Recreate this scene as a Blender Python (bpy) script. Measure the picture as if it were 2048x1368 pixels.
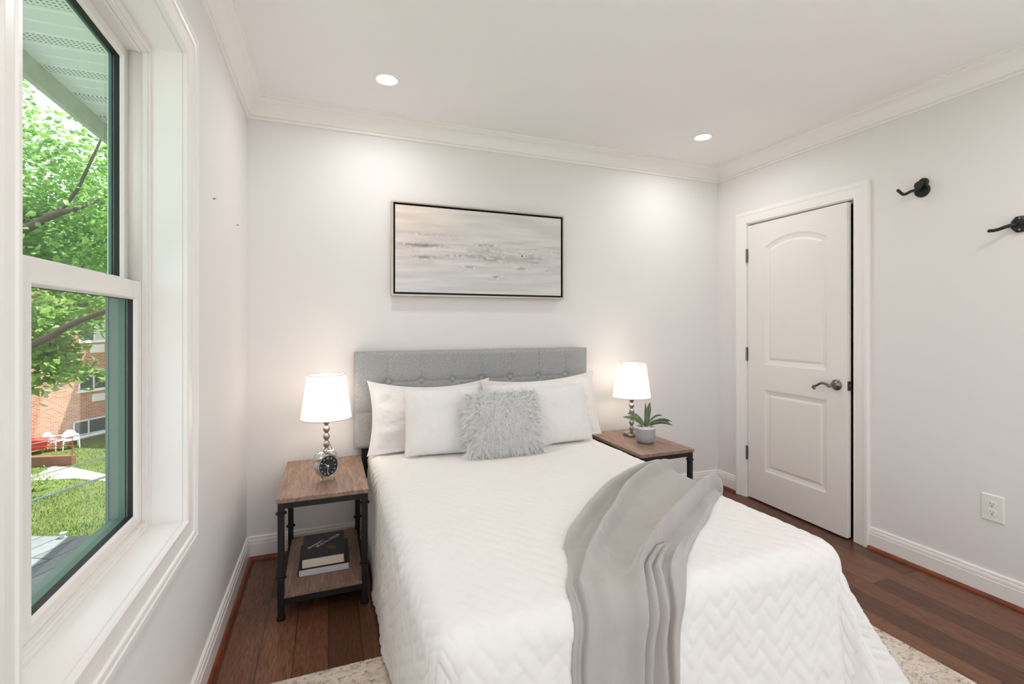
import bpy, bmesh, math, random
import numpy as np
from mathutils import Vector, Matrix, noise as mnoise
random.seed(7); rng = np.random.default_rng(7)
for o in list(bpy.data.objects): bpy.data.objects.remove(o)
SC = bpy.context.scene; COL = SC.collection
PI = math.pi
# ------------------------------------------------------------------ camera, sky, sun, exposure
F_PX, YAW, HOR, EYE = 943.8, 0.3709, 647.65, 1.302
cam = bpy.data.cameras.new('camera'); co = bpy.data.objects.new('camera', cam); COL.objects.link(co)
cam.sensor_fit = 'HORIZONTAL'; cam.sensor_width = 36.0; cam.lens = F_PX/2048*36
cam.shift_y = -(684-HOR)/2048; cam.clip_start = .02; cam.clip_end = 400
co.location = (0, 0, EYE); co.rotation_euler = (PI/2, 0, -YAW); SC.camera = co
world = bpy.data.worlds.new('sky'); SC.world = world; world.use_nodes = True
bg = world.node_tree.nodes['Background']; bg.inputs[0].default_value = (.87, .93, 1.0, 1); bg.inputs[1].default_value = 1.4
sun = bpy.data.lights.new('sun', 'SUN'); sun.energy = 8.2; sun.angle = .009; sun.color = (1, .965, .92)
so = bpy.data.objects.new('sun', sun); COL.objects.link(so)
so.rotation_euler = Vector((.38, .15, .91)).to_track_quat('Z', 'Y').to_euler()
SC.view_settings.view_transform = 'Standard'; SC.view_settings.look = 'None'
SC.view_settings.gamma = 1; SC.view_settings.use_curve_mapping = False; SC.view_settings.exposure = 0.42
SC.cycles.max_bounces = 10; SC.cycles.diffuse_bounces = 7; SC.cycles.glossy_bounces = 4
SC.cycles.transmission_bounces = 6; SC.cycles.transparent_max_bounces = 16
SC.cycles.caustics_reflective = False; SC.cycles.caustics_refractive = False
SC.cycles.sample_clamp_indirect = 6
DOWN_W, BULB_W = 3.1, .45
# ------------------------------------------------------------------ room numbers
XL, XR, YB, YF, ZC = -.4204, 2.9396, 2.96, -.85, 2.545
CS, CC = math.sin(YAW), math.cos(YAW)
def at(u, v, d):                       # a pixel and a depth as a point of the place
    t = (u-1024)/F_PX
    return Vector((d*(CS+t*CC), d*(CC-t*CS), EYE-(v-HOR)/F_PX*d))
# ------------------------------------------------------------------ helpers
def tag(o, label=None, cat=None, group=None, kind=None):
    if label: o['label'] = label
    if cat: o['category'] = cat
    if group: o['group'] = group
    if kind: o['kind'] = kind
    return o
def thing(name, label, cat, loc=(0, 0, 0), rz=0, group=None):
    o = bpy.data.objects.new(name, None); COL.objects.link(o); o.location = loc; o.rotation_euler = (0, 0, rz)
    o.empty_display_size = .05
    return tag(o, label, cat, group)
def dup(root, loc, rz=None, label=None):
    r = root.copy(); COL.objects.link(r); r.location = loc
    if rz is not None: r.rotation_euler = (0, 0, rz)
    if label: r['label'] = label
    for ch in list(root.children):
        c = ch.copy(); COL.objects.link(c); c.parent = r
        for g in list(ch.children):
            d = g.copy(); COL.objects.link(d); d.parent = c
    return r
class MB:
    def __init__(s): s.v = []; s.f = []; s.uv = None
    def add(s, vs, fs):
        n = len(s.v); s.v += [tuple(map(float, p)) for p in vs]; s.f += [tuple(i+n for i in f) for f in fs]; return s
    def box(s, a, b, M=None):
        (x0, y0, z0), (x1, y1, z1) = a, b
        vs = [Vector(p) for p in ((x0, y0, z0), (x1, y0, z0), (x1, y1, z0), (x0, y1, z0), (x0, y0, z1), (x1, y0, z1), (x1, y1, z1), (x0, y1, z1))]
        if M is not None: vs = [M @ p for p in vs]
        return s.add(vs, [(0, 3, 2, 1), (4, 5, 6, 7), (0, 1, 5, 4), (1, 2, 6, 5), (2, 3, 7, 6), (3, 0, 4, 7)])
    def lathe(s, prof, c=(0, 0, 0), n=32, M=None, cap=True):
        c = Vector(c); vs = []
        for r, z in prof:
            for k in range(n):
                a = 2*PI*k/n; p = Vector((r*math.cos(a), r*math.sin(a), z))
                vs.append((M @ p if M is not None else p)+c)
        fs = [(i*n+k, i*n+(k+1) % n, (i+1)*n+(k+1) % n, (i+1)*n+k) for i in range(len(prof)-1) for k in range(n)]
        if cap:
            fs.append(tuple(range(n-1, -1, -1))); m = (len(prof)-1)*n; fs.append(tuple(range(m, m+n)))
        return s.add(vs, fs)
    def tube(s, pts, r, n=10, closed=False):
        P = [Vector(p) for p in pts]; m = len(P); rs = r if isinstance(r, (list, tuple)) else [r]*m
        vs = []; up = None
        for i, p in enumerate(P):
            t = ((P[(i+1) % m]-P[i-1]) if closed else (P[min(i+1, m-1)]-P[max(i-1, 0)])).normalized()
            if up is None: up = t.orthogonal().normalized()
            up = (up-t*up.dot(t)); up = up.normalized() if up.length > 1e-6 else t.orthogonal().normalized()
            w = t.cross(up)
            for k in range(n):
                a = 2*PI*k/n; vs.append(p+(up*math.cos(a)+w*math.sin(a))*rs[i])
        L = m if closed else m-1
        fs = [(i*n+k, i*n+(k+1) % n, ((i+1) % m)*n+(k+1) % n, ((i+1) % m)*n+k) for i in range(L) for k in range(n)]
        if not closed: fs += [tuple(range(n-1, -1, -1)), tuple(range((m-1)*n, m*n))]
        return s.add(vs, fs)
    def sphere(s, c, r, n=16, m=10, sc=(1, 1, 1)):
        c = Vector(c); vs = [c+Vector((0, 0, r*sc[2]))]
        for i in range(1, m):
            th = PI*i/m
            for k in range(n):
                a = 2*PI*k/n
                vs.append(c+Vector((r*math.sin(th)*math.cos(a)*sc[0], r*math.sin(th)*math.sin(a)*sc[1], r*math.cos(th)*sc[2])))
        vs.append(c-Vector((0, 0, r*sc[2]))); fs = []
        for k in range(n): fs.append((0, 1+k, 1+(k+1) % n))
        for i in range(m-2):
            for k in range(n): fs.append((1+i*n+k, 1+(i+1)*n+k, 1+(i+1)*n+(k+1) % n, 1+i*n+(k+1) % n))
        e = len(vs)-1
        for k in range(n): fs.append((e, 1+(m-2)*n+(k+1) % n, 1+(m-2)*n+k))
        return s.add(vs, fs)
    def sweep(s, path, prof, N, closed=False, flip=False, caps=True):
        # mitred sweep of a 2D profile (a sideways, b along N) round a planar path
        P = [Vector(p) for p in path]; N = Vector(N); m = len(P); n = len(prof); vs = []
        def side(i, j):
            t = (P[j]-P[i]).normalized(); d = N.cross(t); return -d if flip else d
        for i in range(m):
            if closed: a, b = side(i-1, i), side(i, (i+1) % m)
            else: a = side(max(i-1, 0), max(i-1, 0)+1); b = side(min(i, m-2), min(i, m-2)+1)
            if not closed and i == 0: a = b
            if not closed and i == m-1: b = a
            mt = (a+b)/(1+a.dot(b))
            for (x, y) in prof: vs.append(P[i]+mt*x+N*y)
        L = m if closed else m-1
        fs = [(i*n+k, i*n+k+1, ((i+1) % m)*n+k+1, ((i+1) % m)*n+k) for i in range(L) for k in range(n-1)]
        if not closed and caps: fs += [tuple(range(n)), tuple(range((m-1)*n, m*n))[::-1]]
        return s.add(vs, fs)
    def build(s, name, mat, parent=None, smooth=False, bevel=0, world=False, auto=None):
        me = bpy.data.meshes.new(name); vs = s.v
        if world and parent is not None:
            iv = parent.matrix_basis.inverted(); vs = [tuple(iv @ Vector(p)) for p in vs]
        me.from_pydata(vs, [], s.f); me.validate()
        bm = bmesh.new(); bm.from_mesh(me); bmesh.ops.recalc_face_normals(bm, faces=bm.faces); bm.to_mesh(me); bm.free()
        return finish(name, me, mat, parent, smooth, bevel, auto)
def finish(name, me, mat, parent=None, smooth=False, bevel=0, auto=None):
    if mat: me.materials.append(mat)
    o = bpy.data.objects.new(name, me); COL.objects.link(o)
    if parent is not None: o.parent = parent
    if smooth or auto: me.polygons.foreach_set('use_smooth', [True]*len(me.polygons))
    if auto:
        me.set_sharp_from_angle(angle=math.radians(auto))
    if bevel:
        b = o.modifiers.new('edge', 'BEVEL'); b.width = bevel; b.segments = 2; b.limit_method = 'ANGLE'; b.angle_limit = math.radians(40)
    return o
def grid_obj(name, X, mat, parent=None, smooth=True, flip=False, uvs=None, world=False):
    n, m, _ = X.shape; me = bpy.data.meshes.new(name)
    V = X.reshape(-1, 3)
    if world and parent is not None:
        iv = np.array(parent.matrix_basis.inverted()); V = V @ iv[:3, :3].T + iv[:3, 3]
    i, j = np.meshgrid(np.arange(n-1), np.arange(m-1), indexing='ij')
    q = np.stack([i*m+j, (i+1)*m+j, (i+1)*m+j+1, i*m+j+1], -1).reshape(-1, 4)
    if flip: q = q[:, ::-1]
    me.vertices.add(n*m); me.vertices.foreach_set('co', V.astype(np.float32).ravel())
    me.loops.add(q.size); me.loops.foreach_set('vertex_index', q.astype(np.int32).ravel())
    me.polygons.add(len(q)); me.polygons.foreach_set('loop_start', np.arange(0, q.size, 4, dtype=np.int32))
    me.polygons.foreach_set('loop_total', np.full(len(q), 4, dtype=np.int32))
    me.update(); me.validate()
    return finish(name, me, mat, parent, smooth)
def normals(X):
    du = np.gradient(X, axis=0); dv = np.gradient(X, axis=1); N = np.cross(du, dv)
    return N/(np.linalg.norm(N, axis=-1, keepdims=True)+1e-12)
def smooth_noise(shape, fx, fy, seed=0, octaves=4):
    r = np.random.default_rng(seed); out = np.zeros(shape); amp = 1.0
    for k in range(octaves):
        gx, gy = int(fx*2**k)+3, int(fy*2**k)+3; g = r.normal(size=(gx, gy))
        a = np.linspace(0, gx-2.001, shape[0]); b = np.linspace(0, gy-2.001, shape[1])
        ia, ib = a.astype(int), b.astype(int); ta, tb = a-ia, b-ib
        ta = ta*ta*(3-2*ta); tb = tb*tb*(3-2*tb)
        A = g[ia][:, ib]*(1-ta)[:, None]+g[ia+1][:, ib]*ta[:, None]
        B = g[ia][:, ib+1]*(1-ta)[:, None]+g[ia+1][:, ib+1]*ta[:, None]
        out += amp*(A*(1-tb)+B*tb); amp *= .5
    return out
# ------------------------------------------------------------------ materials
def lin(c): return tuple(((x/255)/12.92 if x/255 <= .04045 else ((x/255+.055)/1.055)**2.4) for x in c)
class NT:
    def __init__(s, name):
        s.m = bpy.data.materials.new(name); s.m.use_nodes = True; s.t = s.m.node_tree; s.b = s.t.nodes['Principled BSDF']
    def n(s, k, **kw):
        x = s.t.nodes.new(k)
        for a, b in kw.items(): setattr(x, a, b)
        return x
    def l(s, a, b): s.t.links.new(a, b)
    def tex(s, scale=(1, 1, 1), rot=(0, 0, 0), obj=True):
        c = s.n('ShaderNodeTexCoord'); m = s.n('ShaderNodeMapping'); m.inputs['Scale'].default_value = scale; m.inputs['Rotation'].default_value = rot
        s.l(c.outputs['Object' if obj else 'Generated'], m.inputs[0]); return m.outputs[0]
    def noise(s, vec, scale, detail=4, rough=.55, dist=0):
        x = s.n('ShaderNodeTexNoise'); x.inputs['Scale'].default_value = scale; x.inputs['Detail'].default_value = detail
        x.inputs['Roughness'].default_value = rough; x.inputs['Distortion'].default_value = dist; s.l(vec, x.inputs['Vector']); return x.outputs['Fac']
    def ramp(s, fac, stops):
        r = s.n('ShaderNodeValToRGB'); e = r.color_ramp.elements
        while len(e) < len(stops): e.new(.5)
        for k, (p, c) in enumerate(stops): e[k].position = p; e[k].color = tuple(c)+(1,) if len(c) == 3 else c
        s.l(fac, r.inputs[0]); return r.outputs[0]
    def mix(s, f, a, b, mode='MIX'):
        x = s.n('ShaderNodeMix', data_type='RGBA', blend_type=mode)
        for sock, val in ((x.inputs[0], f), (x.inputs[6], a), (x.inputs[7], b)):
            if isinstance(val, (int, float)): sock.default_value = val
            elif isinstance(val, tuple): sock.default_value = val+(1,) if len(val) == 3 else val
            else: s.l(val, sock)
        return x.outputs[2]
    def bump(s, h, strength=.2, dist=.002):
        b = s.n('ShaderNodeBump'); b.inputs['Strength'].default_value = strength; b.inputs['Distance'].default_value = dist
        s.l(h, b.inputs['Height']); s.l(b.outputs[0], s.b.inputs['Normal'])
    def set(s, **kw):
        for k, v in kw.items():
            k = {'color': 'Base Color', 'rough': 'Roughness', 'metal': 'Metallic', 'spec': 'Specular IOR Level', 'sheen': 'Sheen Weight', 'trans': 'Transmission Weight'}.get(k, k)
            if isinstance(v, tuple): s.b.inputs[k].default_value = v+(1,) if len(v) == 3 else v
            elif isinstance(v, (int, float)): s.b.inputs[k].default_value = v
            else: s.l(v, s.b.inputs[k])
        return s
def plain(name, rgb, rough=.5, metal=0, spec=.5, vary=.04, scale=30, bump=0, sheen=0):
    x = NT(name); c = lin(rgb)
    if vary == 0 and not bump: return x.set(color=c, rough=rough, metal=metal, spec=spec, sheen=sheen).m
    v = x.tex(); f = x.noise(v, scale, 3)
    x.set(color=x.mix(f, tuple(k*(1-vary) for k in c), tuple(min(1, k*(1+vary)) for k in c)), rough=rough, metal=metal, spec=spec, sheen=sheen)
    if bump: x.bump(f, .5, bump)
    return x.m
M = {}
M['wall'] = plain('wall_paint', (234, 231, 230), .6, spec=.25, vary=0)
M['ceiling'] = plain('ceiling_paint', (243, 241, 241), .8, spec=.1, vary=0)
M['trim'] = plain('white_trim_paint', (244, 241, 238), .32, spec=.45, vary=0)
M['door'] = plain('white_door_paint', (238, 234, 230), .42, spec=.4, vary=0)
M['vinyl'] = plain('white_vinyl', (236, 233, 229), .35, spec=.45, vary=0)
M['black'] = plain('black_powder_coat', (26, 25, 26), .45, spec=.4, vary=.1)
M['gasket'] = plain('dark_gasket', (30, 28, 30), .6, vary=.2)
M['teal'] = plain('weathered_green_aluminium', (98, 126, 118), .5, vary=.14, scale=14)
M['nickel'] = plain('brushed_nickel', (172, 166, 158), .28, metal=1, vary=.05, scale=80)
M['pewter'] = plain('satin_pewter', (128, 124, 118), .32, metal=1, vary=.08)
M['chrome'] = plain('polished_chrome', (215, 213, 210), .1, metal=1, vary=.02)
M['hookblack'] = plain('matt_black_iron', (22, 22, 24), .4, spec=.5, vary=.1)
M['gold'] = plain('champagne_frame', (205, 196, 180), .35, metal=.6, vary=.1, scale=18)
M['plastic'] = plain('white_plastic', (238, 236, 231), .3, vary=0)
M['darkslot'] = plain('dark_slot', (30, 28, 26), .6)
M['white_dial'] = plain('white_marks', (232, 232, 230), .5)
def floor_mat():
    x = NT('dark_oak_planks'); c = x.n('ShaderNodeTexCoord'); sp = x.n('ShaderNodeSeparateXYZ'); cb = x.n('ShaderNodeCombineXYZ')
    x.l(c.outputs['Object'], sp.inputs[0]); x.l(sp.outputs[1], cb.inputs[0]); x.l(sp.outputs[0], cb.inputs[1])
    b = x.n('ShaderNodeTexBrick', offset=.37, offset_frequency=2); x.l(cb.outputs[0], b.inputs['Vector'])
    b.inputs['Scale'].default_value = 1; b.inputs['Brick Width'].default_value = .95; b.inputs['Row Height'].default_value = .127
    b.inputs['Mortar Size'].default_value = .0017; b.inputs['Mortar Smooth'].default_value = .3; b.inputs['Bias'].default_value = 0
    b.inputs['Color1'].default_value = (0, 0, 0, 1); b.inputs['Color2'].default_value = (1, 1, 1, 1); b.inputs['Mortar'].default_value = (.5, .5, .5, 1)
    tone = x.ramp(b.outputs['Color'], [(0, lin((90, 51, 33))), (.45, lin((112, 66, 43))), (1, lin((136, 88, 60)))])
    # grain runs along the planks, shifted from plank to plank
    m = x.n('ShaderNodeMapping'); m.inputs['Scale'].default_value = (22, 1.6, 1); ad = x.n('ShaderNodeVectorMath', operation='ADD')
    sc = x.n('ShaderNodeVectorMath', operation='SCALE'); sc.inputs['Scale'].default_value = 7.0
    x.l(b.outputs['Color'], sc.inputs[0]); x.l(c.outputs['Object'], ad.inputs[0]); x.l(sc.outputs[0], ad.inputs[1]); x.l(ad.outputs[0], m.inputs[0])
    g = x.noise(m.outputs[0], 3.0, 6, .65, 1.6); g2 = x.noise(m.outputs[0], 14, 3, .6)
    col = x.mix(x.ramp(g, [(.3, (0, 0, 0)), (.72, (1, 1, 1))]), x.mix(.34, tone, (0, 0, 0)), x.mix(.03, tone, (1, .8, .6)))
    col = x.mix(x.ramp(g2, [(.42, (0, 0, 0)), (.5, (1, 1, 1))]), x.mix(.45, col, (.02, .01, .006)), col)
    col = x.mix(b.outputs['Fac'], col, (.008, .004, .003))
    x.set(color=col, rough=x.ramp(g, [(.2, (.38, .38, .38)), (.8, (.28, .28, .28))]), spec=.4)
    h = x.mix(b.outputs['Fac'], g, (0, 0, 0)); x.bump(h, .25, .0012)
    return x.m
M['floor'] = floor_mat()
def wood(name, a, b, c, scale=(16, 1.3, 16), rough=.45):
    x = NT(name); v = x.tex(scale); g = x.noise(v, 2.6, 6, .65, 1.2); g2 = x.noise(v, 9, 4, .7)
    col = x.ramp(g, [(.25, lin(a)), (.52, lin(b)), (.78, lin(c))])
    col = x.mix(x.ramp(g2, [(.35, (1, 1, 1)), (.55, (0, 0, 0))]), col, x.mix(.45, col, lin((70, 52, 42))))
    x.set(color=col, rough=rough, spec=.35); x.bump(g2, .25, .0006); return x.m
M['table_wood'] = wood('greyed_oak_laminate', (122, 98, 86), (154, 126, 110), (178, 154, 138))
M['shoe_wood'] = wood('reddish_oak_stain', (96, 44, 20), (125, 62, 30), (146, 78, 42), scale=(3, 3, 3), rough=.35)
def fabric(name, rgb, weave=900, amt=.14, bump=.0004, sheen=.0, big=.03, rough=.95):
    x = NT(name); c = lin(rgb); v = x.tex(); f = x.noise(v, weave, 2); g = x.noise(v, 7, 4)
    a = x.mix(f, tuple(k*(1-amt) for k in c), tuple(min(1, k*(1+amt)) for k in c))
    x.set(color=x.mix(g, x.mix(big, a, (0, 0, 0)), a), rough=rough, spec=.15, sheen=sheen); x.bump(f, .6, bump); return x.m
def linen():
    x = NT('grey_linen'); c = lin((166, 167, 167)); a = x.noise(x.tex((900, 110, 110)), 1, 2); b = x.noise(x.tex((110, 110, 900)), 1, 2)
    f = x.mix(.5, a, b); g = x.ramp(f, [(.36, tuple(k*.66 for k in c)), (.5, c), (.64, tuple(k*1.36 for k in c))])
    x.set(color=g, rough=.95, spec=.1); x.bump(f, .6, .0006); return x.m
M['linen'] = linen(); M['button'] = fabric('grey_button_cloth', (172, 173, 173), 600, .1)
M['quilt'] = fabric('white_quilt_cotton', (240, 238, 235), 700, .02, .0003, big=.02)
M['sham'] = fabric('white_sham_cotton', (240, 238, 236), 500, .025, .0004, big=.02)
M['cushion'] = fabric('white_cushion_plush', (235, 233, 230), 300, .03, .0006, sheen=.15, big=.03)
M['throw'] = fabric('grey_plush', (186, 181, 176), 420, .09, .0006, sheen=.4, big=.16)
M['fur'] = fabric('grey_shag', (242, 242, 241), 60, .06, 0, sheen=.2, big=.04)
M['mattress'] = fabric('mattress_ticking', (214, 206, 196), 400, .04)
def shade_mat():
    x = NT('lampshade_linen'); x.set(color=lin((250, 246, 238)), rough=.9, spec=.05)
    x.b.inputs['Emission Color'].default_value = (1, .95, .88, 1); x.b.inputs['Emission Strength'].default_value = 1.15
    t = x.n('ShaderNodeBsdfTranslucent'); t.inputs[0].default_value = (.95, .9, .82, 1); mx = x.n('ShaderNodeMixShader'); mx.inputs[0].default_value = .4
    x.l(x.b.outputs[0], mx.inputs[1]); x.l(t.outputs[0], mx.inputs[2]); x.l(mx.outputs[0], x.t.nodes['Material Output'].inputs[0]); return x.m
M['shade'] = shade_mat()
def emit(name, col, s):
    x = NT(name); x.set(color=(.9, .9, .9)); x.b.inputs['Emission Color'].default_value = col+(1,); x.b.inputs['Emission Strength'].default_value = s; return x.m
M['lens'] = emit('downlight_lens', (1, .975, .94), 9)
M['bulb'] = emit('lamp_bulb', (1, .88, .74), 20)
def glass_mat(name, tint, refl=.05):
    x = NT(name); t = x.n('ShaderNodeBsdfTransparent'); t.inputs[0].default_value = tint+(1,); g = x.n('ShaderNodeBsdfGlossy')
    g.inputs['Roughness'].default_value = .02; mx = x.n('ShaderNodeMixShader'); fr = x.n('ShaderNodeFresnel'); fr.inputs[0].default_value = 1.12
    ml = x.n('ShaderNodeMath', operation='MULTIPLY'); ml.inputs[1].default_value = .10; x.l(fr.outputs[0], ml.inputs[0]); x.l(ml.outputs[0], mx.inputs[0])
    x.l(t.outputs[0], mx.inputs[1]); x.l(g.outputs[0], mx.inputs[2]); x.l(mx.outputs[0], x.t.nodes['Material Output'].inputs[0]); return x.m
M['glass_up'] = glass_mat('green_tinted_glass', (.90, .985, .95))
M['glass_low'] = glass_mat('clear_window_glass', (.97, .985, .97))
# ================================================================== SETTING
def struct(o): o['kind'] = 'structure'; return o
T = .2
WY0, WY1, WZ0, WZ1 = .885, 1.735, .69, 2.143
b = MB()
struct(b.box((XL-T-.3, YF-T, -.12), (XR+T+.9, YB+T, 0)).build('floor', M['floor']))
struct(MB().box((XL-T, YF-T, ZC), (XR+T, YB+T, ZC+.12)).build('ceiling', M['ceiling']))
TW = .184
b = MB().box((XL-TW, YF-T, 0), (XL, WY0, ZC)).box((XL-TW, WY1, 0), (XL, YB, ZC)).box((XL-TW, WY0, 0), (XL, WY1, WZ0)).box((XL-TW, WY0, WZ1), (XL, WY1, ZC))
struct(b.build('wall_left', M['wall']))
struct(MB().box((XL-T, YB, 0), (XR+T, YB+T, ZC)).build('wall_back', M['wall']))
DY0, DY1, DZ1 = 1.892, 2.672, 2.055
b = MB().box((XR, YF-T, 0), (XR+.12, DY0, ZC)).box((XR, DY1, 0), (XR+.12, YB, ZC)).box((XR, DY0, DZ1), (XR+.12, DY1, ZC))
struct(b.build('wall_right', M['wall']))
FX0, FX1, FZ0, FZ1 = -.22, 2.76, .25, 2.34
struct(MB().box((XL, YF-T, 0), (FX0, YF, ZC)).box((FX1, YF-T, 0), (XR, YF, ZC)).box((FX0, YF-T, 0), (FX1, YF, FZ0)).box((FX0, YF-T, FZ1), (FX1, YF, ZC)).build('wall_front', M['wall']))
w2 = MB()
for (a, c) in (((FX0-.09, FZ0-.09), (FX1+.09, FZ0)), ((FX0-.09, FZ1), (FX1+.09, FZ1+.09)), ((FX0-.09, FZ0), (FX0, FZ1)), ((FX1, FZ0), (FX1+.09, FZ1))): w2.box((a[0], YF, a[1]), (c[0], YF+.02, c[1]))
for (a, c) in (((FX0, FZ0), (FX1, FZ0+.05)), ((FX0, FZ1-.05), (FX1, FZ1)), ((FX0, FZ0), (FX0+.05, FZ1)), ((FX1-.05, FZ0), (FX1, FZ1)), (((FX0+FX1)/2-.04, FZ0), ((FX0+FX1)/2+.04, FZ1))): w2.box((a[0], YF-.12, a[1]), (c[0], YF-.08, c[1]))
struct(w2.build('added_fill_window', M['trim']))  # unseen window behind the camera, added to fill the room with daylight
for nm, loc, rot, sx, sy in (('daylight_portal', ((FX0+FX1)/2, YF-.14, (FZ0+FZ1)/2), (PI/2, 0, PI), FX1-FX0, FZ1-FZ0), ('daylight_portal', (-.61, (1.05+1.69)/2, 1.41), (PI/2, 0, -PI/2), .70, 1.42)):
    pt_ = bpy.data.lights.new(nm, 'AREA'); pt_.shape = 'RECTANGLE'; pt_.size = sx; pt_.size_y = sy; pt_.cycles.is_portal = True
    po = bpy.data.objects.new(nm, pt_); COL.objects.link(po); po.location = loc; po.rotation_euler = rot
struct(MB().box((XR+.9, DY0-.4, 0), (XR+.95, DY1+.4, ZC)).box((XR+.12, DY0-.4, 0), (XR+.9, DY0-.35, ZC)).box((XR+.12, DY1+.35, 0), (XR+.9, DY1+.4, ZC)).box((XR+.12, DY0-.4, DZ1+.3), (XR+.95, DY1+.4, DZ1+.35)).build('wall_hall', M['wall']))
# crown moulding round the room: a = out from the wall, b = down from the ceiling (N = -z)
crown = [(0, .108), (.011, .108), (.013, .104), (.013, .098), (.009, .095), (.009, .091), (.016, .089), (.019, .084)]
crown += [(.019+.054*(1-math.cos(t*PI/2)), .084-.062*math.sin(t*PI/2)) for t in np.linspace(.12, 1, 8)]
crown += [(.076, .02), (.080, .016), (.080, .011), (.090, .011), (.090, 0), (0, 0)]
o = MB().sweep([(XL, YF, ZC), (XL, YB, ZC), (XR, YB, ZC), (XR, YF, ZC)], crown, (0, 0, -1), closed=True).build('trim_1', M['trim'], auto=35)
struct(o)
base = [(0, .124), (.006, .124), (.009, .121), (.010, .113), (.007, .110), (.012, .107), (.014, .098), (.014, .092), (.011, .089), (.0155, .086), (.016, 0), (0, 0)]
shoe = [(.015+.019*math.cos(t), .0+.019*math.sin(t)) for t in np.linspace(PI/2, 0, 7)]+[(.015, 0)]
runs = [('left', [(XL, YF, 0), (XL, YB, 0)], 0), ('back', [(XL, YB, 0), (XR, YB, 0)], 0), ('right', [(XR, YB, 0), (XR, DY1+.088, 0)], 0), ('right', [(XR, DY0-.088, 0), (XR, YF, 0)], 0), ('front', [(XR, YF, 0), (XL, YF, 0)], 0)]
bl = {}
for nm, p, _ in runs:
    a, s = bl.setdefault(nm, (MB(), MB())); a.sweep(p, base, (0, 0, 1), flip=True); s.sweep(p, shoe, (0, 0, 1), flip=True)
k = 0
for nm, (a, s) in bl.items():
    struct(a.build('baseboard_'+nm, M['trim'], auto=30)); k += 1
    struct(s.build('trim_%d' % (k+1), M['shoe_wood'], auto=40))
# ------------------------------------------------------------------ door
cas = [(0, 0), (0, .011), (.004, .013), (.012, .012), (.016, .014), (.055, .017), (.060, .021), (.070, .023), (.084, .023), (.088, .019), (.088, 0)]
dr = thing('door_1', None, None, (XR, DY1-.012, .012)); dr['kind'] = 'structure'
pth = [(XR, DY1, 0), (XR, DY1, DZ1), (XR, DY0, DZ1), (XR, DY0, 0)]
MB().sweep(pth, cas, (-1, 0, 0)).build('casing', M['trim'], dr, world=True, auto=30)
jm = MB()
for (a, c) in (((XR-.001, DY0, 0), (XR+.119, DY0+.006, DZ1)), ((XR-.001, DY1-.006, 0), (XR+.119, DY1, DZ1)), ((XR-.001, DY0, DZ1-.006), (XR+.119, DY1, DZ1))): jm.box(a, c)
jm.box((XR+.04, DY0, 0), (XR+.055, DY0+.017, DZ1)).box((XR+.04, DY1-.017, 0), (XR+.055, DY1, DZ1)).box((XR+.04, DY0, DZ1-.017), (XR+.055, DY1, DZ1))
jm.build('door_jamb', M['trim'], dr, world=True)
# slab in its own frame: s from the hinge (0..SW), z 0..SH, front face x=0, room is -x
SW, SH, SA = .745, 2.022, math.radians(2.3)
n, m = 210, 420
s_ = np.linspace(0, SW, n); z_ = np.linspace(0, SH, m); S_, Z_ = np.meshgrid(s_, z_, indexing='ij')
def pan_d(s0, s1, z0, z1, arch=0):
    d = np.minimum(np.minimum(S_-s0, s1-S_), Z_-z0)
    mid, hw = (s0+s1)/2, (s1-s0)/2
    if arch:
        R = (hw*hw+arch*arch)/(2*arch); d2 = R-np.hypot(S_-mid, Z_-(z1+arch-R))
        d2 = np.where(Z_ > z1+arch-R, d2, 1)
    else: d2 = z1-Z_
    return np.minimum(d, d2)
def pan_h(d):
    return np.interp(d, [-.002, 0, .004, .008, .030, .034, .045, .05], [0, 0, -.005, -.0055, -.0105, -.0105, -.0045, -.0045])
D1 = pan_d(.152, .618, 1.000, 1.840, .062); D2 = pan_d(.152, .618, .230, .812)
H = pan_h(np.maximum(D1, D2))
Mslab = Matrix.Translation((-.004, 0, 0)) @ Matrix.Rotation(-SA, 4, 'Z')   # turned slightly into the room
Mn = np.array(Mslab)
X = np.stack([-H, -S_, Z_], -1) @ Mn[:3, :3].T + Mn[:3, 3]
sl = grid_obj('slab', X, M['door'], dr, smooth=True)
sb = MB()
def P_(x, s, z): return tuple(Mslab @ Vector((x, -s, z)))
vs = [P_(x, s, z) for x in (0, .035) for (s, z) in ((0, 0), (SW, 0), (SW, SH), (0, SH))]
sb.add(vs, [(0, 1, 5, 4), (1, 2, 6, 5), (2, 3, 7, 6), (3, 0, 4, 7), (4, 5, 6, 7)]).build('slab_back', M['door'], dr)
for hz in (.325, 1.064, 1.80):
    h = MB().lathe([(.0062, -.047), (.0062, .047)], (-.011, .006, hz-.0), 12)
    for q in (-.05, -.0165, .0165, .05): h.lathe([(.0068, q-.001), (.0068, q+.001)], (-.011, .006, hz), 12)
    h.box((-.006, -.002, hz-.045), (.0, .016, hz+.045)).build('hinge', M['pewter'], dr, auto=30)
hs, hz = SW-.062, .915
R90 = Mslab.to_3x3().to_4x4() @ Matrix.Rotation(-PI/2, 4, 'Y')
hc = Vector(P_(0, hs, hz))
hd = MB().lathe([(.033, 0), (.033, .004), (.030, .007), (.026, .008), (.024, .012), (.017, .016), (.013, .022), (.011, .05), (.012, .053), (.012, .062), (.008, .066)], hc, 32, R90)
hr = hd.build('door_handle', M['pewter'], dr, auto=40)
lv = []
for t in np.linspace(0, 1, 22):
    lv.append((-.056-.004*math.sin(t*PI), hs-.105*t, hz-.004+.013*math.sin(t*2.2*PI*.75-.6)*(1 if t > .1 else t*10)))
curl = [(-.056, hs-.105-.012*math.sin(a)*(1-a/9), lv[-1][2]-.010+.010*math.cos(a)*(1-a/9)) for a in np.linspace(.2, 5, 14)]
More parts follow.
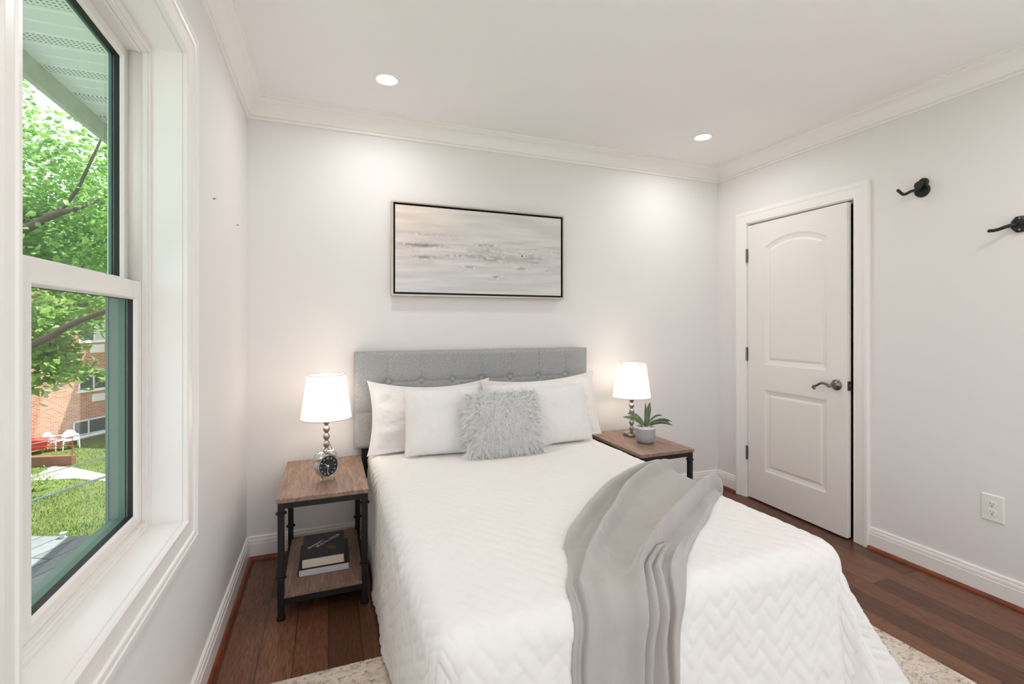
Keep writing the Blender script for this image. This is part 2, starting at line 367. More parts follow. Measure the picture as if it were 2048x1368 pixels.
pts = [P_(*p) for p in lv+curl]; rr = [.0085-.003*i/len(pts) for i in range(len(pts))]
MB().tube(pts, rr, 10).build('lever', M['pewter'], hr, smooth=True)
lt = MB()
vs = [P_(x, s, z) for x in (.005, .030) for (s, z) in ((SW, hz-.028), (SW+.0025, hz-.028), (SW+.0025, hz+.028), (SW, hz+.028))]
lt.add(vs, [(0, 1, 2, 3), (4, 7, 6, 5), (0, 4, 5, 1), (1, 5, 6, 2), (2, 6, 7, 3), (3, 7, 4, 0)])
vs = [P_(x, s, z) for x in (.011, .024) for (s, z) in ((SW, hz-.009), (SW+.010, hz-.009), (SW+.010, hz+.009), (SW, hz+.009))]
lt.add(vs, [(0, 1, 2, 3), (4, 7, 6, 5), (0, 4, 5, 1), (1, 5, 6, 2), (2, 6, 7, 3), (3, 7, 4, 0)]).build('latch', M['pewter'], dr)
# ------------------------------------------------------------------ window
wn = thing('window_1', None, None, (XL, (WY0+WY1)/2, WZ0)); wn['kind'] = 'structure'
def rect(x, y0, y1, z0, z1): return [(x, y0, z0), (x, y1, z0), (x, y1, z1), (x, y0, z1)]
wc = [(0, 0), (0, .010), (.005, .014), (.013, .014), (.016, .011), (.024, .012), (.052, .015), (.056, .020), (.062, .022), (.070, .020), (.074, .023), (.088, .023), (.093, .019), (.094, 0)]
MB().sweep(rect(XL, WY0, WY1, WZ0, WZ1), wc, (1, 0, 0), closed=True, flip=True).build('casing', M['trim'], wn, world=True, auto=30)
def ring(mb, xa, xb, o, i):       # rectangular ring between x planes; o and i are (y0,y1,z0,z1)
    for (y0, y1, z0, z1) in ((o[0], i[0], o[2], o[3]), (i[1], o[1], o[2], o[3]), (i[0], i[1], o[2], i[2]), (i[0], i[1], i[3], o[3])):
        if y1 > y0 and z1 > z0: mb.box((min(xa, xb), y0, z0), (max(xa, xb), y1, z1))
    return mb
OP = (WY0, WY1, WZ0, WZ1)
ring(MB(), XL-.002, -.505, (WY0-.001, WY1+.001, WZ0-.001, WZ1+.001), (WY0+.004, WY1-.004, WZ0+.004, WZ1-.004)).build('jamb_liner', M['trim'], wn, world=True)
fr = MB(); E4 = .004
OP2 = (WY0+E4, WY1-E4, WZ0+E4, WZ1-E4)
ring(fr, -.500, -.512, OP2, (.93, 1.719, .706, 2.118))
ring(fr, -.506, -.520, OP2, (.94, 1.712, .712, 2.112))
ring(fr, -.520, -.600, OP2, (.95, 1.705, .716, 2.106))
fr.build('window_frame', M['vinyl'], wn, world=True, bevel=.002)
# stop bead and rounded track cover beside the upper sash
tr = MB(); tr.lathe([(.019, 1.43), (.019, 2.104)], (-.536, 1.716, 0), 16); tr.build('sash_track', M['vinyl'], wn, world=True, smooth=True)
def sash(name, xf, o, g, depth, matg, ext):
    s = MB(); ring(s, xf, xf-.003, o, g); ring(s, xf-.003, xf-depth, o, (g[0]-.006, g[1]+.006, g[2]-.006, g[3]+.006))
    so_ = s.build(name, M['vinyl'], wn, world=True, bevel=.0015)
    bd = MB().sweep(rect(xf, *g), [(0, -.002), (.002, .002), (.006, .006), (.010, .006), (.012, 0)], (1, 0, 0), closed=True, flip=True)
    c = bd.build('glazing_bead', M['vinyl'], so_, auto=30)
    k = ring(MB(), xf-.003, xf-.016, (g[0]-.006, g[1]+.006, g[2]-.006, g[3]+.006), g).build('gasket', M['gasket'], so_)
    gl = MB().box((xf-.020, g[0]-.004, g[2]-.004), (xf-.017, g[1]+.004, g[3]+.004)).build('glass', matg, so_)
    for q in (c, k, gl): q.matrix_parent_inverse = Matrix.Translation(-wn.location)
    return so_
sash('upper_sash', -.553, (.95, 1.704, 1.398, 2.106), (1.09, 1.660, 1.437, 2.066), .02, M['glass_up'], -.60)
sash('lower_sash', -.521, (.95, 1.704, .716, 1.427), (1.148, 1.658, .7495, 1.372), .02, M['glass_low'], -.587)
ex = MB(); ring(ex, -.5745, -.581, (.95, 1.703, 1.40, 2.104), (1.07, 1.660, 1.43, 2.068)); ring(ex, -.543, -.580, (.95, 1.703, .717, 1.395), (1.10, 1.659, .747, 1.380))
ring(ex, -.580, -.587, (.95, 1.703, .717, 1.43), (1.08, 1.657, .739, 1.390))
ex.build('exterior_frame', M['teal'], wn, world=True)
# ------------------------------------------------------------------ ceiling lights
LIGHTS = [(.277, 2.468, 'round recessed ceiling light above the framed painting and left lamp'), (2.322, 2.466, 'round recessed ceiling light near the white door corner'),
          (.277, .55, 'unseen recessed ceiling light added for fill, above the foot of the bed, window side'), (2.322, .55, 'unseen recessed ceiling light added for fill, wall hook side, nearer the camera')]  # this second pair is out of view, added to brighten the room
dl = None
for (x, y, lb) in LIGHTS:
    if dl is None:
        dl = thing('ceiling_light', lb, 'ceiling light', (x, y, ZC), 0, 'recessed ceiling lights')
        MB().lathe([(.068, 0), (.068, -.003), (.062, -.006), (.050, -.004), (.048, .0), (.066, .0)], n=40, cap=False).build('trim_ring', M['trim'], dl, smooth=True)
        MB().lathe([(.0475, -.0015), (.0475, -.0025)], n=40).build('lens', M['lens'], dl)
        li = bpy.data.lights.new('downlight', 'AREA'); li.shape = 'DISK'; li.size = .09; li.energy = DOWN_W; li.spread = math.radians(165); li.color = (1, .98, .97)
        lo = bpy.data.objects.new('downlight', li); COL.objects.link(lo); lo.parent = dl; lo.location = (0, 0, -.004)
    else: dup(dl, (x, y, ZC), None, lb)
# ------------------------------------------------------------------ wall nails, outlet, hooks
for (y, z, lb) in ((2.148, 1.793, 'small nail hole anchor in the left wall, the one nearer the window'), (2.658, 1.789, 'small nail hole anchor in the left wall, the one nearer the bed corner')):
    t = MB().lathe([(.004, 0), (.0035, .002), (.0015, .006), (.0018, .009)], (XL, y, z), 10, Matrix.Rotation(PI/2, 4, 'Y')).build('wall_anchor', M['pewter'], smooth=True)
    tag(t, lb, 'nail', 'nails in the left wall')
ot = thing('wall_outlet', 'white double wall outlet low on the right wall', 'outlet', (XR, 1.260, .427))
pw, ph = .042, .064
pl = MB().sweep([(0, -pw, -ph), (0, pw, -ph), (0, pw, ph), (0, -pw, ph)], [(0, 0), (0, .003), (-.003, .0055), (-.006, .0065)], (-1, 0, 0), closed=True)
pl.box((-.0065, -pw+.004, -ph+.004), (-.001, pw-.004, ph-.004)).build('cover_plate', M['plastic'], ot, bevel=.001)
for s in (-1, 1):
    R_ = Matrix.Rotation(-PI/2, 4, 'Y'); c = Vector((-.0065, 0, s*.0195)); f = MB()
    vs = []
    for x in (0, -.0028):
        for k in range(28):
            a = 2*PI*k/28; vs.append((c.x+x, .0165*math.cos(a), c.z+max(-.0135, min(.0135, .0165*math.sin(a)))))
    f.add(vs, [(k, (k+1) % 28, 28+(k+1) % 28, 28+k) for k in range(28)]+[tuple(range(28, 56))])
    sk = f.build('socket', M['plastic'], ot)
    g = MB().box((-.0099, .0048, c.z-.001), (-.009, .0064, c.z+.007)).box((-.0099, -.0064, c.z-.001), (-.009, -.0048, c.z+.006)).lathe([(.0026, 0), (.0026, .0009)], (-.009, 0, c.z-.0075), 12, R_)
    g.build('slots', M['darkslot'], sk)
Rw = Matrix.Rotation(-PI/2, 4, 'Y')
hk = thing('wall_hook', 'black iron wall hook beside the door top, turned sideways', 'hook', (XR, 1.545, 2.01), 0, 'black wall hooks')
MB().lathe([(.036, 0), (.036, .006), (.033, .009), (.027, .010), (.025, .008), (.0, .008)], n=32, M=Rw, cap=False).build('base_plate', M['hookblack'], hk, auto=40)
MB().lathe([(.012, .006), (.011, .03), (.016, .034), (.02, .040), (.02, .045), (.0, .047)], (0, -.004, .022), n=20, M=Rw, cap=False).lathe([(.024, 0), (.024, .008), (.02, .012), (0, .013)], (0, -.006, .040), n=24, M=Rw, cap=False).build('top_knob', M['hookblack'], hk, auto=40)
pts = [(-.008, .0, .004), (-.025, .010, .006), (-.045, .030, -.002), (-.055, .048, -.012), (-.058, .056, -.013), (-.060, .063, -.008), (-.062, .072, .004), (-.063, .080, .014)]
MB().tube(pts, [.0085, .008, .0075, .0075, .0075, .0075, .0075, .0078], 12).sphere(pts[-1], .0082, 12, 8).build('hook_arm', M['hookblack'], hk, smooth=True)
h2 = thing('wall_hook', 'black iron wall hook at the picture edge, arm reaching down', 'hook', (XR, 1.165, 1.756), 0, 'black wall hooks')
oc = [(.040*math.cos(a)*.78, .040*math.sin(a)) for a in np.linspace(PI/8, 2*PI+PI/8, 9)[:-1]]
vs = [(0, y, z) for y, z in oc]+[(-.012, y*.96, z*.96) for y, z in oc]+[(-.017, y*.75, z*.75) for y, z in oc]
MB().add(vs, [(k+8*r, (k+1) % 8+8*r, (k+1) % 8+8*(r+1), k+8*(r+1)) for r in range(2) for k in range(8)]+[tuple(range(16, 24))]).box((-.022, -.024, -.005), (-.012, .024, .007)).build('base_plate', M['hookblack'], h2, bevel=.001)
for s in (-1, 1): MB().lathe([(.004, 0), (.004, .002)], (-.016, -.004, s*.026), 12, Rw).build('screw', M['nickel'], h2)
pts = [(-.014, .006, .0), (-.022, .020, -.002), (-.032, .040, -.008), (-.040, .058, -.016), (-.046, .074, -.019), (-.050, .086, -.018)]
MB().tube(pts, [.010, .0085, .0078, .0075, .0075, .0078], 12).sphere(pts[-1], .008, 12, 8).build('hook_arm', M['hookblack'], h2, smooth=True)
# ================================================================== FURNITURE
# ------------------------------------------------------------------ bed, mattress, quilt
HB0, HB1, HBT, HBB, HBY = .139, 1.675, 1.137, .575, 2.868
bed = thing('bed', 'queen bed with button-tufted grey linen headboard on black posts', 'bed', (.907, 2.90, 0))
n, m = 300, 120
xs = np.linspace(HB0, HB1, n); zs = np.linspace(HBB, HBT, m); GX, GZ = np.meshgrid(xs, zs, indexing='ij')
BX = [.331, .523, .716, .908, 1.102, 1.302, 1.500]; BZ = [.955, .785]
h = np.zeros_like(GX)
for bx in BX: h -= .005*np.exp(-np.abs(GX-bx)/.005) + .002*np.exp(-((GX-bx)/.03)**2)
for bz in BZ: h -= .005*np.exp(-np.abs(GZ-bz)/.005) + .002*np.exp(-((GZ-bz)/.03)**2)
for bx in BX:
    for bz in BZ: h -= .016*np.exp(-(((GX-bx)**2+(GZ-bz)**2)/.021**2))
e = np.minimum(np.minimum(GX-HB0, HB1-GX), np.minimum(GZ-HBB, HBT-GZ)); r = .024
h -= np.where(e < r, r-np.sqrt(np.maximum(0, r*r-(r-e)**2)), 0)
X = np.stack([GX, HBY-.012-h, GZ], -1)
hb = grid_obj('headboard', X, M['linen'], bed, world=True)
q = MB().box((HB0, HBY+.0, HBB), (HB1, 2.940, HBT)).build('headboard_back', M['linen'], bed, world=True, bevel=.01)
bt = None
for bx in BX:
    prof = [(.0155*math.cos(t), .008*math.sin(t)) for t in np.linspace(0, PI/2-.05, 6)]
    MB().lathe([(.0145, -.014)]+prof, (bx, HBY+.003, .955), 20, Matrix.Rotation(PI/2, 4, 'X')).build('button', M['button'], bed, smooth=True, world=True)
for x in (.181, 1.578): MB().box((x, 2.885, 0), (x+.055, 2.925, HBB+.03)).build('headboard_post', M['black'], bed, world=True, bevel=.003)
for x in (.25, 1.53): MB().box((x, 1.12, .17), (x+.03, 2.8845, .255)).build('side_rail', M['black'], bed, world=True)
MB().box((.25, 1.09, .17), (1.56, 1.12, .255)).build('foot_rail', M['black'], bed, world=True)
MB().box((.26, 1.12, .235), (1.55, 2.88, .255)).build('slat_deck', M['black'], bed, world=True)
for (x, y) in ((.27, 1.12), (1.50, 1.12), (.27, 2.0), (1.50, 2.0)): MB().box((x, y, .012), (x+.04, y+.04, .17)).build('leg', M['black'], bed, world=True)
mt = tag(MB().box((.243, 1.085, .257), (1.557, 2.855, .545)).build('mattress', M['mattress'], bevel=.05), 'pale mattress under the white quilt, showing beside the headboard post', 'mattress')
# quilt: unfolded coordinates (u across, v from the foot edge towards the head) laid over the mattress
QX0, QX1, QY0, QY1, QT, QR = .280, 1.518, 1.105, 2.850, .582, .064
QW, QL, QD = QX1-QX0, QY1-QY0, .60
def quilt_point(u, v):
    u = np.asarray(u, float); v = np.asarray(v, float)
    right = u > QW; left = u < 0; foot = v < 0
    a = np.where(right, u-QW, np.where(left, -u, 0)); b_ = np.where(foot, -v, 0)
    d = np.maximum(a, b_)
    th = np.where(a >= b_, 45*np.where(a > 0, b_/np.maximum(a, 1e-9), 0), 90-45*np.where(b_ > 0, a/np.maximum(b_, 1e-9), 0))
    th = np.where(d <= 0, 0, th); thr = np.radians(th)
    arc = QR*PI/2; k = np.minimum(d, arc)/QR
    out = QR*np.sin(k); z = QT-QR*(1-np.cos(k)); g = np.clip((d-arc)/(QD-arc), 0, None)
    corner = (a > 0) & (b_ > 0)
    wv = np.sin(v*7.3+.6)*.5+np.sin(v*15.1+2)*.5; wu = np.sin(u*6.1+1)*.5+np.sin(u*13.7)*.5
    fr_right = .075+.022*np.sin(v*9+1)*(1) ; fr_left = .012+.014*wv; ff = .045+.016*wu
    cr = np.clip((.35-v)/.35, 0, 1)*np.clip(1-(0-v)/1e-3, 0, 1)
    side = np.where(right, np.where(v > 0, .075+.020*np.sin(v*9+1.0)*np.clip(v/.25, 0, 1), .075), .014+.012*wv)
    footf = .050+.012*wu*np.clip(np.minimum(u, QW-u)/.2, 0, 1)
    w = th/90
    bell = np.exp(-((th-24)/15)**2); bell2 = np.exp(-((th-72)/11)**2); val = np.exp(-((th-50)/7)**2)
    fR = (1-w)*.075+w*.050+.185*bell+.125*bell2-.10*val
    fL = (1-w)*(.014+.012*wv)+w*.05+.03*bell+.03*bell2
    fl = np.where(corner, np.where(right, fR, fL), np.where(a > b_, side, footf))
    out = out+fl*np.power(g, 1.15)
    z = z-np.clip(d-arc, 0, None)*np.sqrt(np.maximum(.2, 1-(fl/.5)**2))
    sx = np.where(right, 1, np.where(left, -1, 0))
    ox = np.where(a >= b_, np.where(corner, np.cos(thr), 1), np.where(corner, np.cos(thr), 0))
    oy = np.where(corner, np.sin(thr), np.where(b_ > a, 1, 0))
    x = QX0+np.clip(u, 0, QW)+sx*out*ox*(a > 0); y = QY0+np.clip(v, 0, None)-out*oy*(b_ > 0)
    return np.stack([x, y, np.maximum(z, .014)], -1)
step = .0062
U = np.arange(-QD, QW+QD+step/2, step); V = np.arange(-QD, QL+step/2, step); GU, GV = np.meshgrid(U, V, indexing='ij')
X = quilt_point(GU, GV); N = normals(X)
def herring(u, v, w=.041):
    p = (u*1.0+v*.72)/(w*1.23); q = (v*.95-u*.78)/(w*1.23)
    i, j = np.floor(p), np.floor(q); k = np.mod(i-j, 4).astype(int); fp, fq = p-i, q-j
    hor = k < 2; lx = np.where(hor, (k+fp)/2, (3-k+fq)/2); ly = np.where(hor, fq, fp)
    e = (1-np.abs(2*lx-1)**7)*(1-np.abs(2*ly-1)**3.2)
    return np.sqrt(np.maximum(e, 0))
drop = np.clip(np.maximum(np.maximum(-GU, GU-QW), -GV)/.12, 0, 1)
puff = herring(GU, GV); wr = smooth_noise(GU.shape, 22, 20, 3, 4)
fold = smooth_noise(GU.shape, 50, 7, 5, 2)
amp = .0034+.0020*drop
X = X+N*(puff*amp[..., None].squeeze(-1)+wr*(.0011+.0016*drop)+fold*.0006*(1-drop)+.0)[..., None]
X[..., 2] -= .022*np.clip((GV-1.47)/.08, 0, 1)*np.clip((.10-np.maximum(-GU, GU-QW))/.1, 0, 1)*(GV > 0)
X[..., 2] = np.maximum(X[..., 2], .0135)
qo = grid_obj('quilt', X, M['quilt'], flip=True)
tag(qo, 'white herringbone-stitched quilt spread over the bed, falling to the floor', 'quilt')
# ------------------------------------------------------------------ throw blanket in quilt coordinates
def poly(pts, s):
    P = np.array(pts, float); L = np.r_[0, np.cumsum(np.hypot(*np.diff(P, axis=0).T))]
    return P, L
Lb = [(1.62, 1.985), (1.535, 1.957), (1.382, 1.912), (1.114, 1.756), (.914, 1.581), (.762, 1.435), (.700, 1.345), (.680, 1.28), (.640, 1.20), (.590, 1.125), (.560, .98), (.556, .85), (.575, .70), (.580, .55)]
Rb = [(1.64, 1.60), (1.535, 1.530), (1.40, 1.438), (1.299, 1.352), (1.20, 1.285), (1.125, 1.232), (1.05, 1.175), (.991, 1.118), (.945, 1.07), (.912, 1.03), (.888, .95), (.878, .83), (.874, .70), (.872, .55)]
ns, nt = 320, 240
sp = np.linspace(0, len(Lb)-1, ns); kk = np.arange(len(Lb))
def sm(P, s):
    P = np.array(P, float); o = np.stack([np.interp(s, kk, P[:, 0]), np.interp(s, kk, P[:, 1])], -1)
    for _ in range(30): o[1:-1] = .25*o[:-2]+.5*o[1:-1]+.25*o[2:]
    return o
A, B = sm(Lb, sp), sm(Rb, sp); tt = np.linspace(0, 1, nt)
UV = A[:, None]*(1-tt)[None, :, None]+B[:, None]*tt[None, :, None]
tu, tv = UV[..., 0]-QX0, UV[..., 1]-QY0
X = quilt_point(tu, tv); N = normals(X); N = np.where(N[..., 2:] < -.05, -N, N)
sg = np.where((N*np.array([.3, -.8, .6])).sum(-1, keepdims=True) < 0, -1, 1); N = N*sg
for _ in range(14):
    N[1:-1] = .25*N[:-2]+.5*N[1:-1]+.25*N[2:]; N /= np.linalg.norm(N, axis=-1, keepdims=True)
s1 = (sp/(len(Lb)-1))[:, None]; t1 = tt[None, :]
def crease(cs, ss, side, wA, wB, amp):
    # a rolled ridge that climbs over width wA and drops sharply (wB); side -1: ridge lies at lower t
    c = np.interp(s1, ss, cs); a = np.interp(s1, ss, amp); x = (t1-c)*side
    return 1.5*a*np.where(x > 0, np.exp(-(x/wA)**2), np.exp(-(x/wB)**2))
H = np.full((ns, nt), .012)
H += crease([.17, .17, .30, .27, .16, .10, .08], [0, .10, .34, .46, .58, .72, 1], 1, .065, .009, [.026, .032, .036, .030, .024, .012, .006])   # ridge right of the long dark crease
H += crease([.06, .06, .07, .06, .03], [0, .12, .30, .42, .50], -1, .12,   .05, [.020, .022, .020, .014, .0])
H += crease([.87, .87, .80, .74, .64, .58, .58], [0, .12, .34, .47, .60, .72, 1], -1, .085, .008, [.034, .042, .044, .040, .032, .018, .012])  # ridge left of the second crease
H += crease([.80, .76, .69, .68, .66], [.42, .5, .62, .75, 1], -1, .055, .008, [0, .016, .020, .016, .012])
H += crease([.84, .81, .77, .80, .86], [.42, .5, .62, .78, 1], -1, .050, .008, [0, .012, .018, .016, .014])
H += crease([.92, .90, .86, .90, .95], [.40, .5, .64, .8, 1], 1, .05, .008, [0, .008, .012, .012, .008])
H += crease([.30, .33, .30, .28], [.44, .52, .7, 1], -1, .10, .06, [0, .010, .008, .006])
H += smooth_noise((ns, nt), 9, 4, 21, 3)*.0028
edge = np.minimum(t1, 1-t1); H = .006+(H-.006)*np.clip(edge/.035, .12, 1)**.6
H += .0055*np.exp(-((t1-.05)/.008)**2)*np.clip((s1-.6)/.1, 0, 1)
X2 = X+N*H[..., None]; X2[..., 2] = np.maximum(X2[..., 2], .02)
th = grid_obj('throw_blanket', X2, M['throw'])
so_ = th.modifiers.new('thick', 'SOLIDIFY'); so_.thickness = .006; so_.offset = 0
tag(th, 'rumpled soft grey throw blanket draped diagonally over the quilt and bed foot', 'blanket')
# ------------------------------------------------------------------ pillows
def pillow(w, h, t, pinch=.06, flange=0, pw=2.6, nu=90, nv=70, seed=1, wrinkle=.004, ex_=.55, sag=0):
    # both faces of a stuffed pillow as one closed grid: x across, y through, z up, centre at origin
    a = np.linspace(-1, 1, nu); b = np.linspace(-1, 1, nv); A_, B_ = np.meshgrid(a, b, indexing='ij')
    kx = 1-pinch*(1-B_**2)**.9*np.abs(A_)**3; kz = 1-pinch*1.1*(1-A_**2)**.9*np.abs(B_)**3
    x = A_*w/2*kx; z = B_*h/2*kz-sag*(1-A_**2)*(B_ > 0)*B_
    fx, fz = (1-2*flange/w, 1-2*flange/h); ax = np.clip(np.abs(A_)/fx, 0, 1); bz = np.clip(np.abs(B_)/fz, 0, 1)
    thick = t/2*((1-ax**pw)*(1-bz**pw))**ex_+.0025
    nz = smooth_noise((nu, nv), 7, 6, seed, 4)*wrinkle; nz2 = smooth_noise((nu, nv), 7, 6, seed+50, 4)*wrinkle
    f = np.stack([x, -thick-nz*np.clip(thick/.03, 0, 1), z], -1); bk = np.stack([x, thick+nz2*np.clip(thick/.03, 0, 1), z], -1)
    return f, bk
def pillow_obj(name, mat, args, loc, lean, rz=0, roll=0, parent=None):
    f, bk = pillow(**args); n, m, _ = f.shape
    R = np.array(Matrix.Rotation(rz, 3, 'Z') @ Matrix.Rotation(-lean, 3, 'X') @ Matrix.Rotation(roll, 3, 'Y'))
    V = np.concatenate([f.reshape(-1, 3), bk.reshape(-1, 3)]) @ R.T
    fs = []
    for i in range(n-1):
        for j in range(m-1):
            q = (i*m+j, (i+1)*m+j, (i+1)*m+j+1, i*m+j+1); fs.append(q); fs.append(tuple(k+n*m for k in q[::-1]))
    bd = [i*m for i in range(n)]+[(n-1)*m+j for j in range(1, m)]+[i*m+m-1 for i in range(n-2, -1, -1)]+[j for j in range(m-2, 0, -1)]
    for k in range(len(bd)): a, b = bd[k], bd[(k+1) % len(bd)]; fs.append((a, a+n*m, b+n*m, b))
    mb = MB().add(V, fs); o = mb.build(name, mat, parent, smooth=True); o.location = loc
    return o, R
shamL, _ = pillow_obj('pillow_sham', M['sham'], dict(w=.735, h=.42, t=.15, pinch=.08, flange=.03, ex_=.85, seed=4, wrinkle=.0065, sag=.03), (.568, 2.765, .766), math.radians(12), roll=math.radians(1))
tag(shamL, 'large white quilted pillow sham against the headboard, lamp and clock side', 'pillow', 'white pillow shams')
shamR, _ = pillow_obj('pillow_sham', M['sham'], dict(w=.80, h=.42, t=.15, pinch=.06, flange=.03, ex_=.85, seed=9, wrinkle=.0065, sag=.025), (1.270, 2.722, .768), math.radians(12), roll=math.radians(-2))
tag(shamR, 'large white quilted pillow sham against the headboard, potted plant side', 'pillow', 'white pillow shams')
cuL, _ = pillow_obj('cushion', M['cushion'], dict(w=.42, h=.362, t=.12, pinch=.03, pw=4, seed=14, wrinkle=.0014), (.592, 2.590, .760), math.radians(17), roll=math.radians(2))
tag(cuL, 'plain white square cushion left of the shaggy grey cushion', 'cushion', 'white square cushions')
cuR, _ = pillow_obj('cushion', M['cushion'], dict(w=.42, h=.348, t=.12, pinch=.03, pw=4, seed=19, wrinkle=.0014), (1.293, 2.566, .755), math.radians(17), roll=math.radians(-2))
tag(cuR, 'plain white square cushion right of the shaggy grey cushion', 'cushion', 'white square cushions')
args = dict(w=.42, h=.33, t=.10, pinch=.02, pw=3.5, seed=24, wrinkle=.003)
fu, R = pillow_obj('cushion', fabric('shade_grey_backing', (128, 128, 127), 200, .1), args, (.905, 2.455, .757), math.radians(16))  # backing coloured darker than the pile, as shade in the gaps between tufts
tag(fu, 'shaggy long-pile grey cushion at the centre front of the pillows', 'cushion')
f, bk = pillow(**args); n, m, _ = f.shape; fN = normals(f); fN *= np.sign(-fN[..., 1:2])
clumps = [(random.random(), random.random()) for _ in range(7200)]
vs = []; fs = []
for (ca, cb) in clumps:
    lean = np.array([rng.normal(0, .7), 0, rng.normal(-.2, .65)]); L0 = random.uniform(.020, .036)
    for _ in range(4):
        a = ca+rng.normal(0, .005); b_ = cb+rng.normal(0, .007)
        if not (0 <= a <= 1 and 0 <= b_ <= 1): a, b_ = min(max(a, 0), 1), min(max(b_, 0), 1)
        i, j = int(a*(n-1)), int(b_*(m-1)); p = f[i, j].copy(); nr = fN[i, j].copy()
        ed = np.array([(2*a-1)*abs(2*a-1)**3*1.1, 0, (2*b_-1)*abs(2*b_-1)**3*1.1]); nr = nr+ed
        if b_ < .06 and random.random() < .3: nr[1] *= -.5
        nr /= np.linalg.norm(nr); L = L0*random.uniform(.75, 1.15); w = random.uniform(.0009, .0017)
        t = rng.normal(size=3); t -= nr*t.dot(nr); t /= np.linalg.norm(t); n0 = len(vs)
        dirn = nr+lean*.45+rng.normal(0, .16, 3)
        for k in range(5):
            q = k/4; c = p+(dirn*(q-.25*q*q)+lean*.75*q*q+np.array([0, .0, -.28])*q*q)*L
            ww = w*(1-.8*q)
            vs += [tuple(R @ (c-t*ww)), tuple(R @ (c+t*ww))]
        for k in range(4): fs.append((n0+2*k, n0+2*k+1, n0+2*k+3, n0+2*k+2))
me = bpy.data.meshes.new('fur_pile'); me.from_pydata(vs, [], fs); fo = finish('fur_pile', me, M['fur'], fu, smooth=True); fo['kind'] = 'stuff'
# ------------------------------------------------------------------ nightstands
def nightstand(loc, label):
    t = thing('nightstand', label, 'nightstand', loc, 0, 'industrial nightstands')
    w, d, H = .194, .3065, .535
    MB().box((-w, -d, H-.019), (w, d, H)).build('table_top', M['table_wood'], t, bevel=.0015)
    lx, ly, r = .176, .288, .0135
    for sx in (-1, 1):
        for sy in (-1, 1):
            x, y = sx*lx, sy*ly
            lg = MB().box((x-r, y-r, .004), (x+r, y+r, H-.0195)).build('leg', M['black'], t, bevel=.004)
            for z in (.183, .468): MB().tube([(x+.0195*math.cos(a), y+.0195*math.sin(a), z) for a in np.linspace(0, 2*PI, 17)[:-1]], .0042, 8, True).build('collar', M['black'], lg, smooth=True)
            MB().lathe([(.019, 0), (.019, .012), (.016, .014)], (x, y, 0), 20).build('foot_cap', M['black'], lg, auto=40)
    for nm, z in (('top_frame', H-.047), ('shelf_frame', .068)):
        b = MB()
        for s in (-1, 1):
            b.box((-lx+r, s*ly-.0095, z), (lx-r, s*ly+.0095, z+.0272)).box((s*lx-.0095, -ly+r, z), (s*lx+.0095, ly-r, z+.0272))
        b.build(nm, M['black'], t, bevel=.001)
    MB().box((-lx+.006, -ly-.012, .0955), (lx-.006, ly+.012, .1115)).build('shelf', M['table_wood'], t, bevel=.0015)
    return t
ns1 = nightstand((-.0185, 2.5935, 0), 'wood and black pipe nightstand under the window-side lamp, books on its shelf')
ns2 = nightstand((1.897, 2.5985, 0), 'wood and black pipe nightstand holding the potted plant, between bed and door')
TT = .5352
# ------------------------------------------------------------------ lamps
def lamp(loc, label):
    t = thing('table_lamp', label, 'table lamp', loc, 0, 'bedside lamps')
    MB().lathe([(.056, 0), (.058, .003), (.058, .017), (.055, .021), (.02, .0225), (.012, .026), (0, .026)], n=40, cap=False).build('base', M['nickel'], t, auto=40)
    prof = [(.008, .022)]
    for k in range(6):
        z0 = .028+k*.0395
        for q in np.linspace(0, 1, 9)[:-1]: prof.append((.0072+.0102*math.sin(q*PI)**1.05, z0+.0395*q))
    prof += [(.0072, .265), (.0115, .268), (.0115, .300), (.006, .302)]
    MB().lathe(prof, n=24).build('stem', M['nickel'], t, smooth=True)
    MB().sphere((0, 0, .345), .028, 16, 10, (1, 1, 1.2)).build('bulb', M['bulb'], t, smooth=True)
    sh = MB().lathe([(.1275, .265), (.0955, .497)], n=64, cap=False).build('lamp_shade', M['shade'], t, smooth=True)
    rg = MB().tube([(.096*math.cos(a), .096*math.sin(a), .496) for a in np.linspace(0, 2*PI, 49)[:-1]], .0018, 6, True)
    rg.tube([(.128*math.cos(a), .128*math.sin(a), .266) for a in np.linspace(0, 2*PI, 49)[:-1]], .0018, 6, True)
    for a in (0, 2*PI/3, 4*PI/3): rg.tube([(0, 0, .478), (.096*math.cos(a), .096*math.sin(a), .494)], .0016, 6)
    rg.tube([(0, 0, .385), (0, 0, .480)], .0025, 8).build('shade_ring', M['nickel'], sh, smooth=True)
    li = bpy.data.lights.new('bulb_light', 'POINT'); li.energy = BULB_W; li.color = (1, .86, .70); li.shadow_soft_size = .03
    lo = bpy.data.objects.new('bulb_light', li); COL.objects.link(lo); lo.parent = t; lo.location = (0, 0, .40)
    return t
lamp((-.010, 2.705, TT), 'lit table lamp with beaded nickel stem behind the alarm clock')
lamp((1.942, 2.725, TT), 'lit table lamp with beaded nickel stem behind the potted plant')
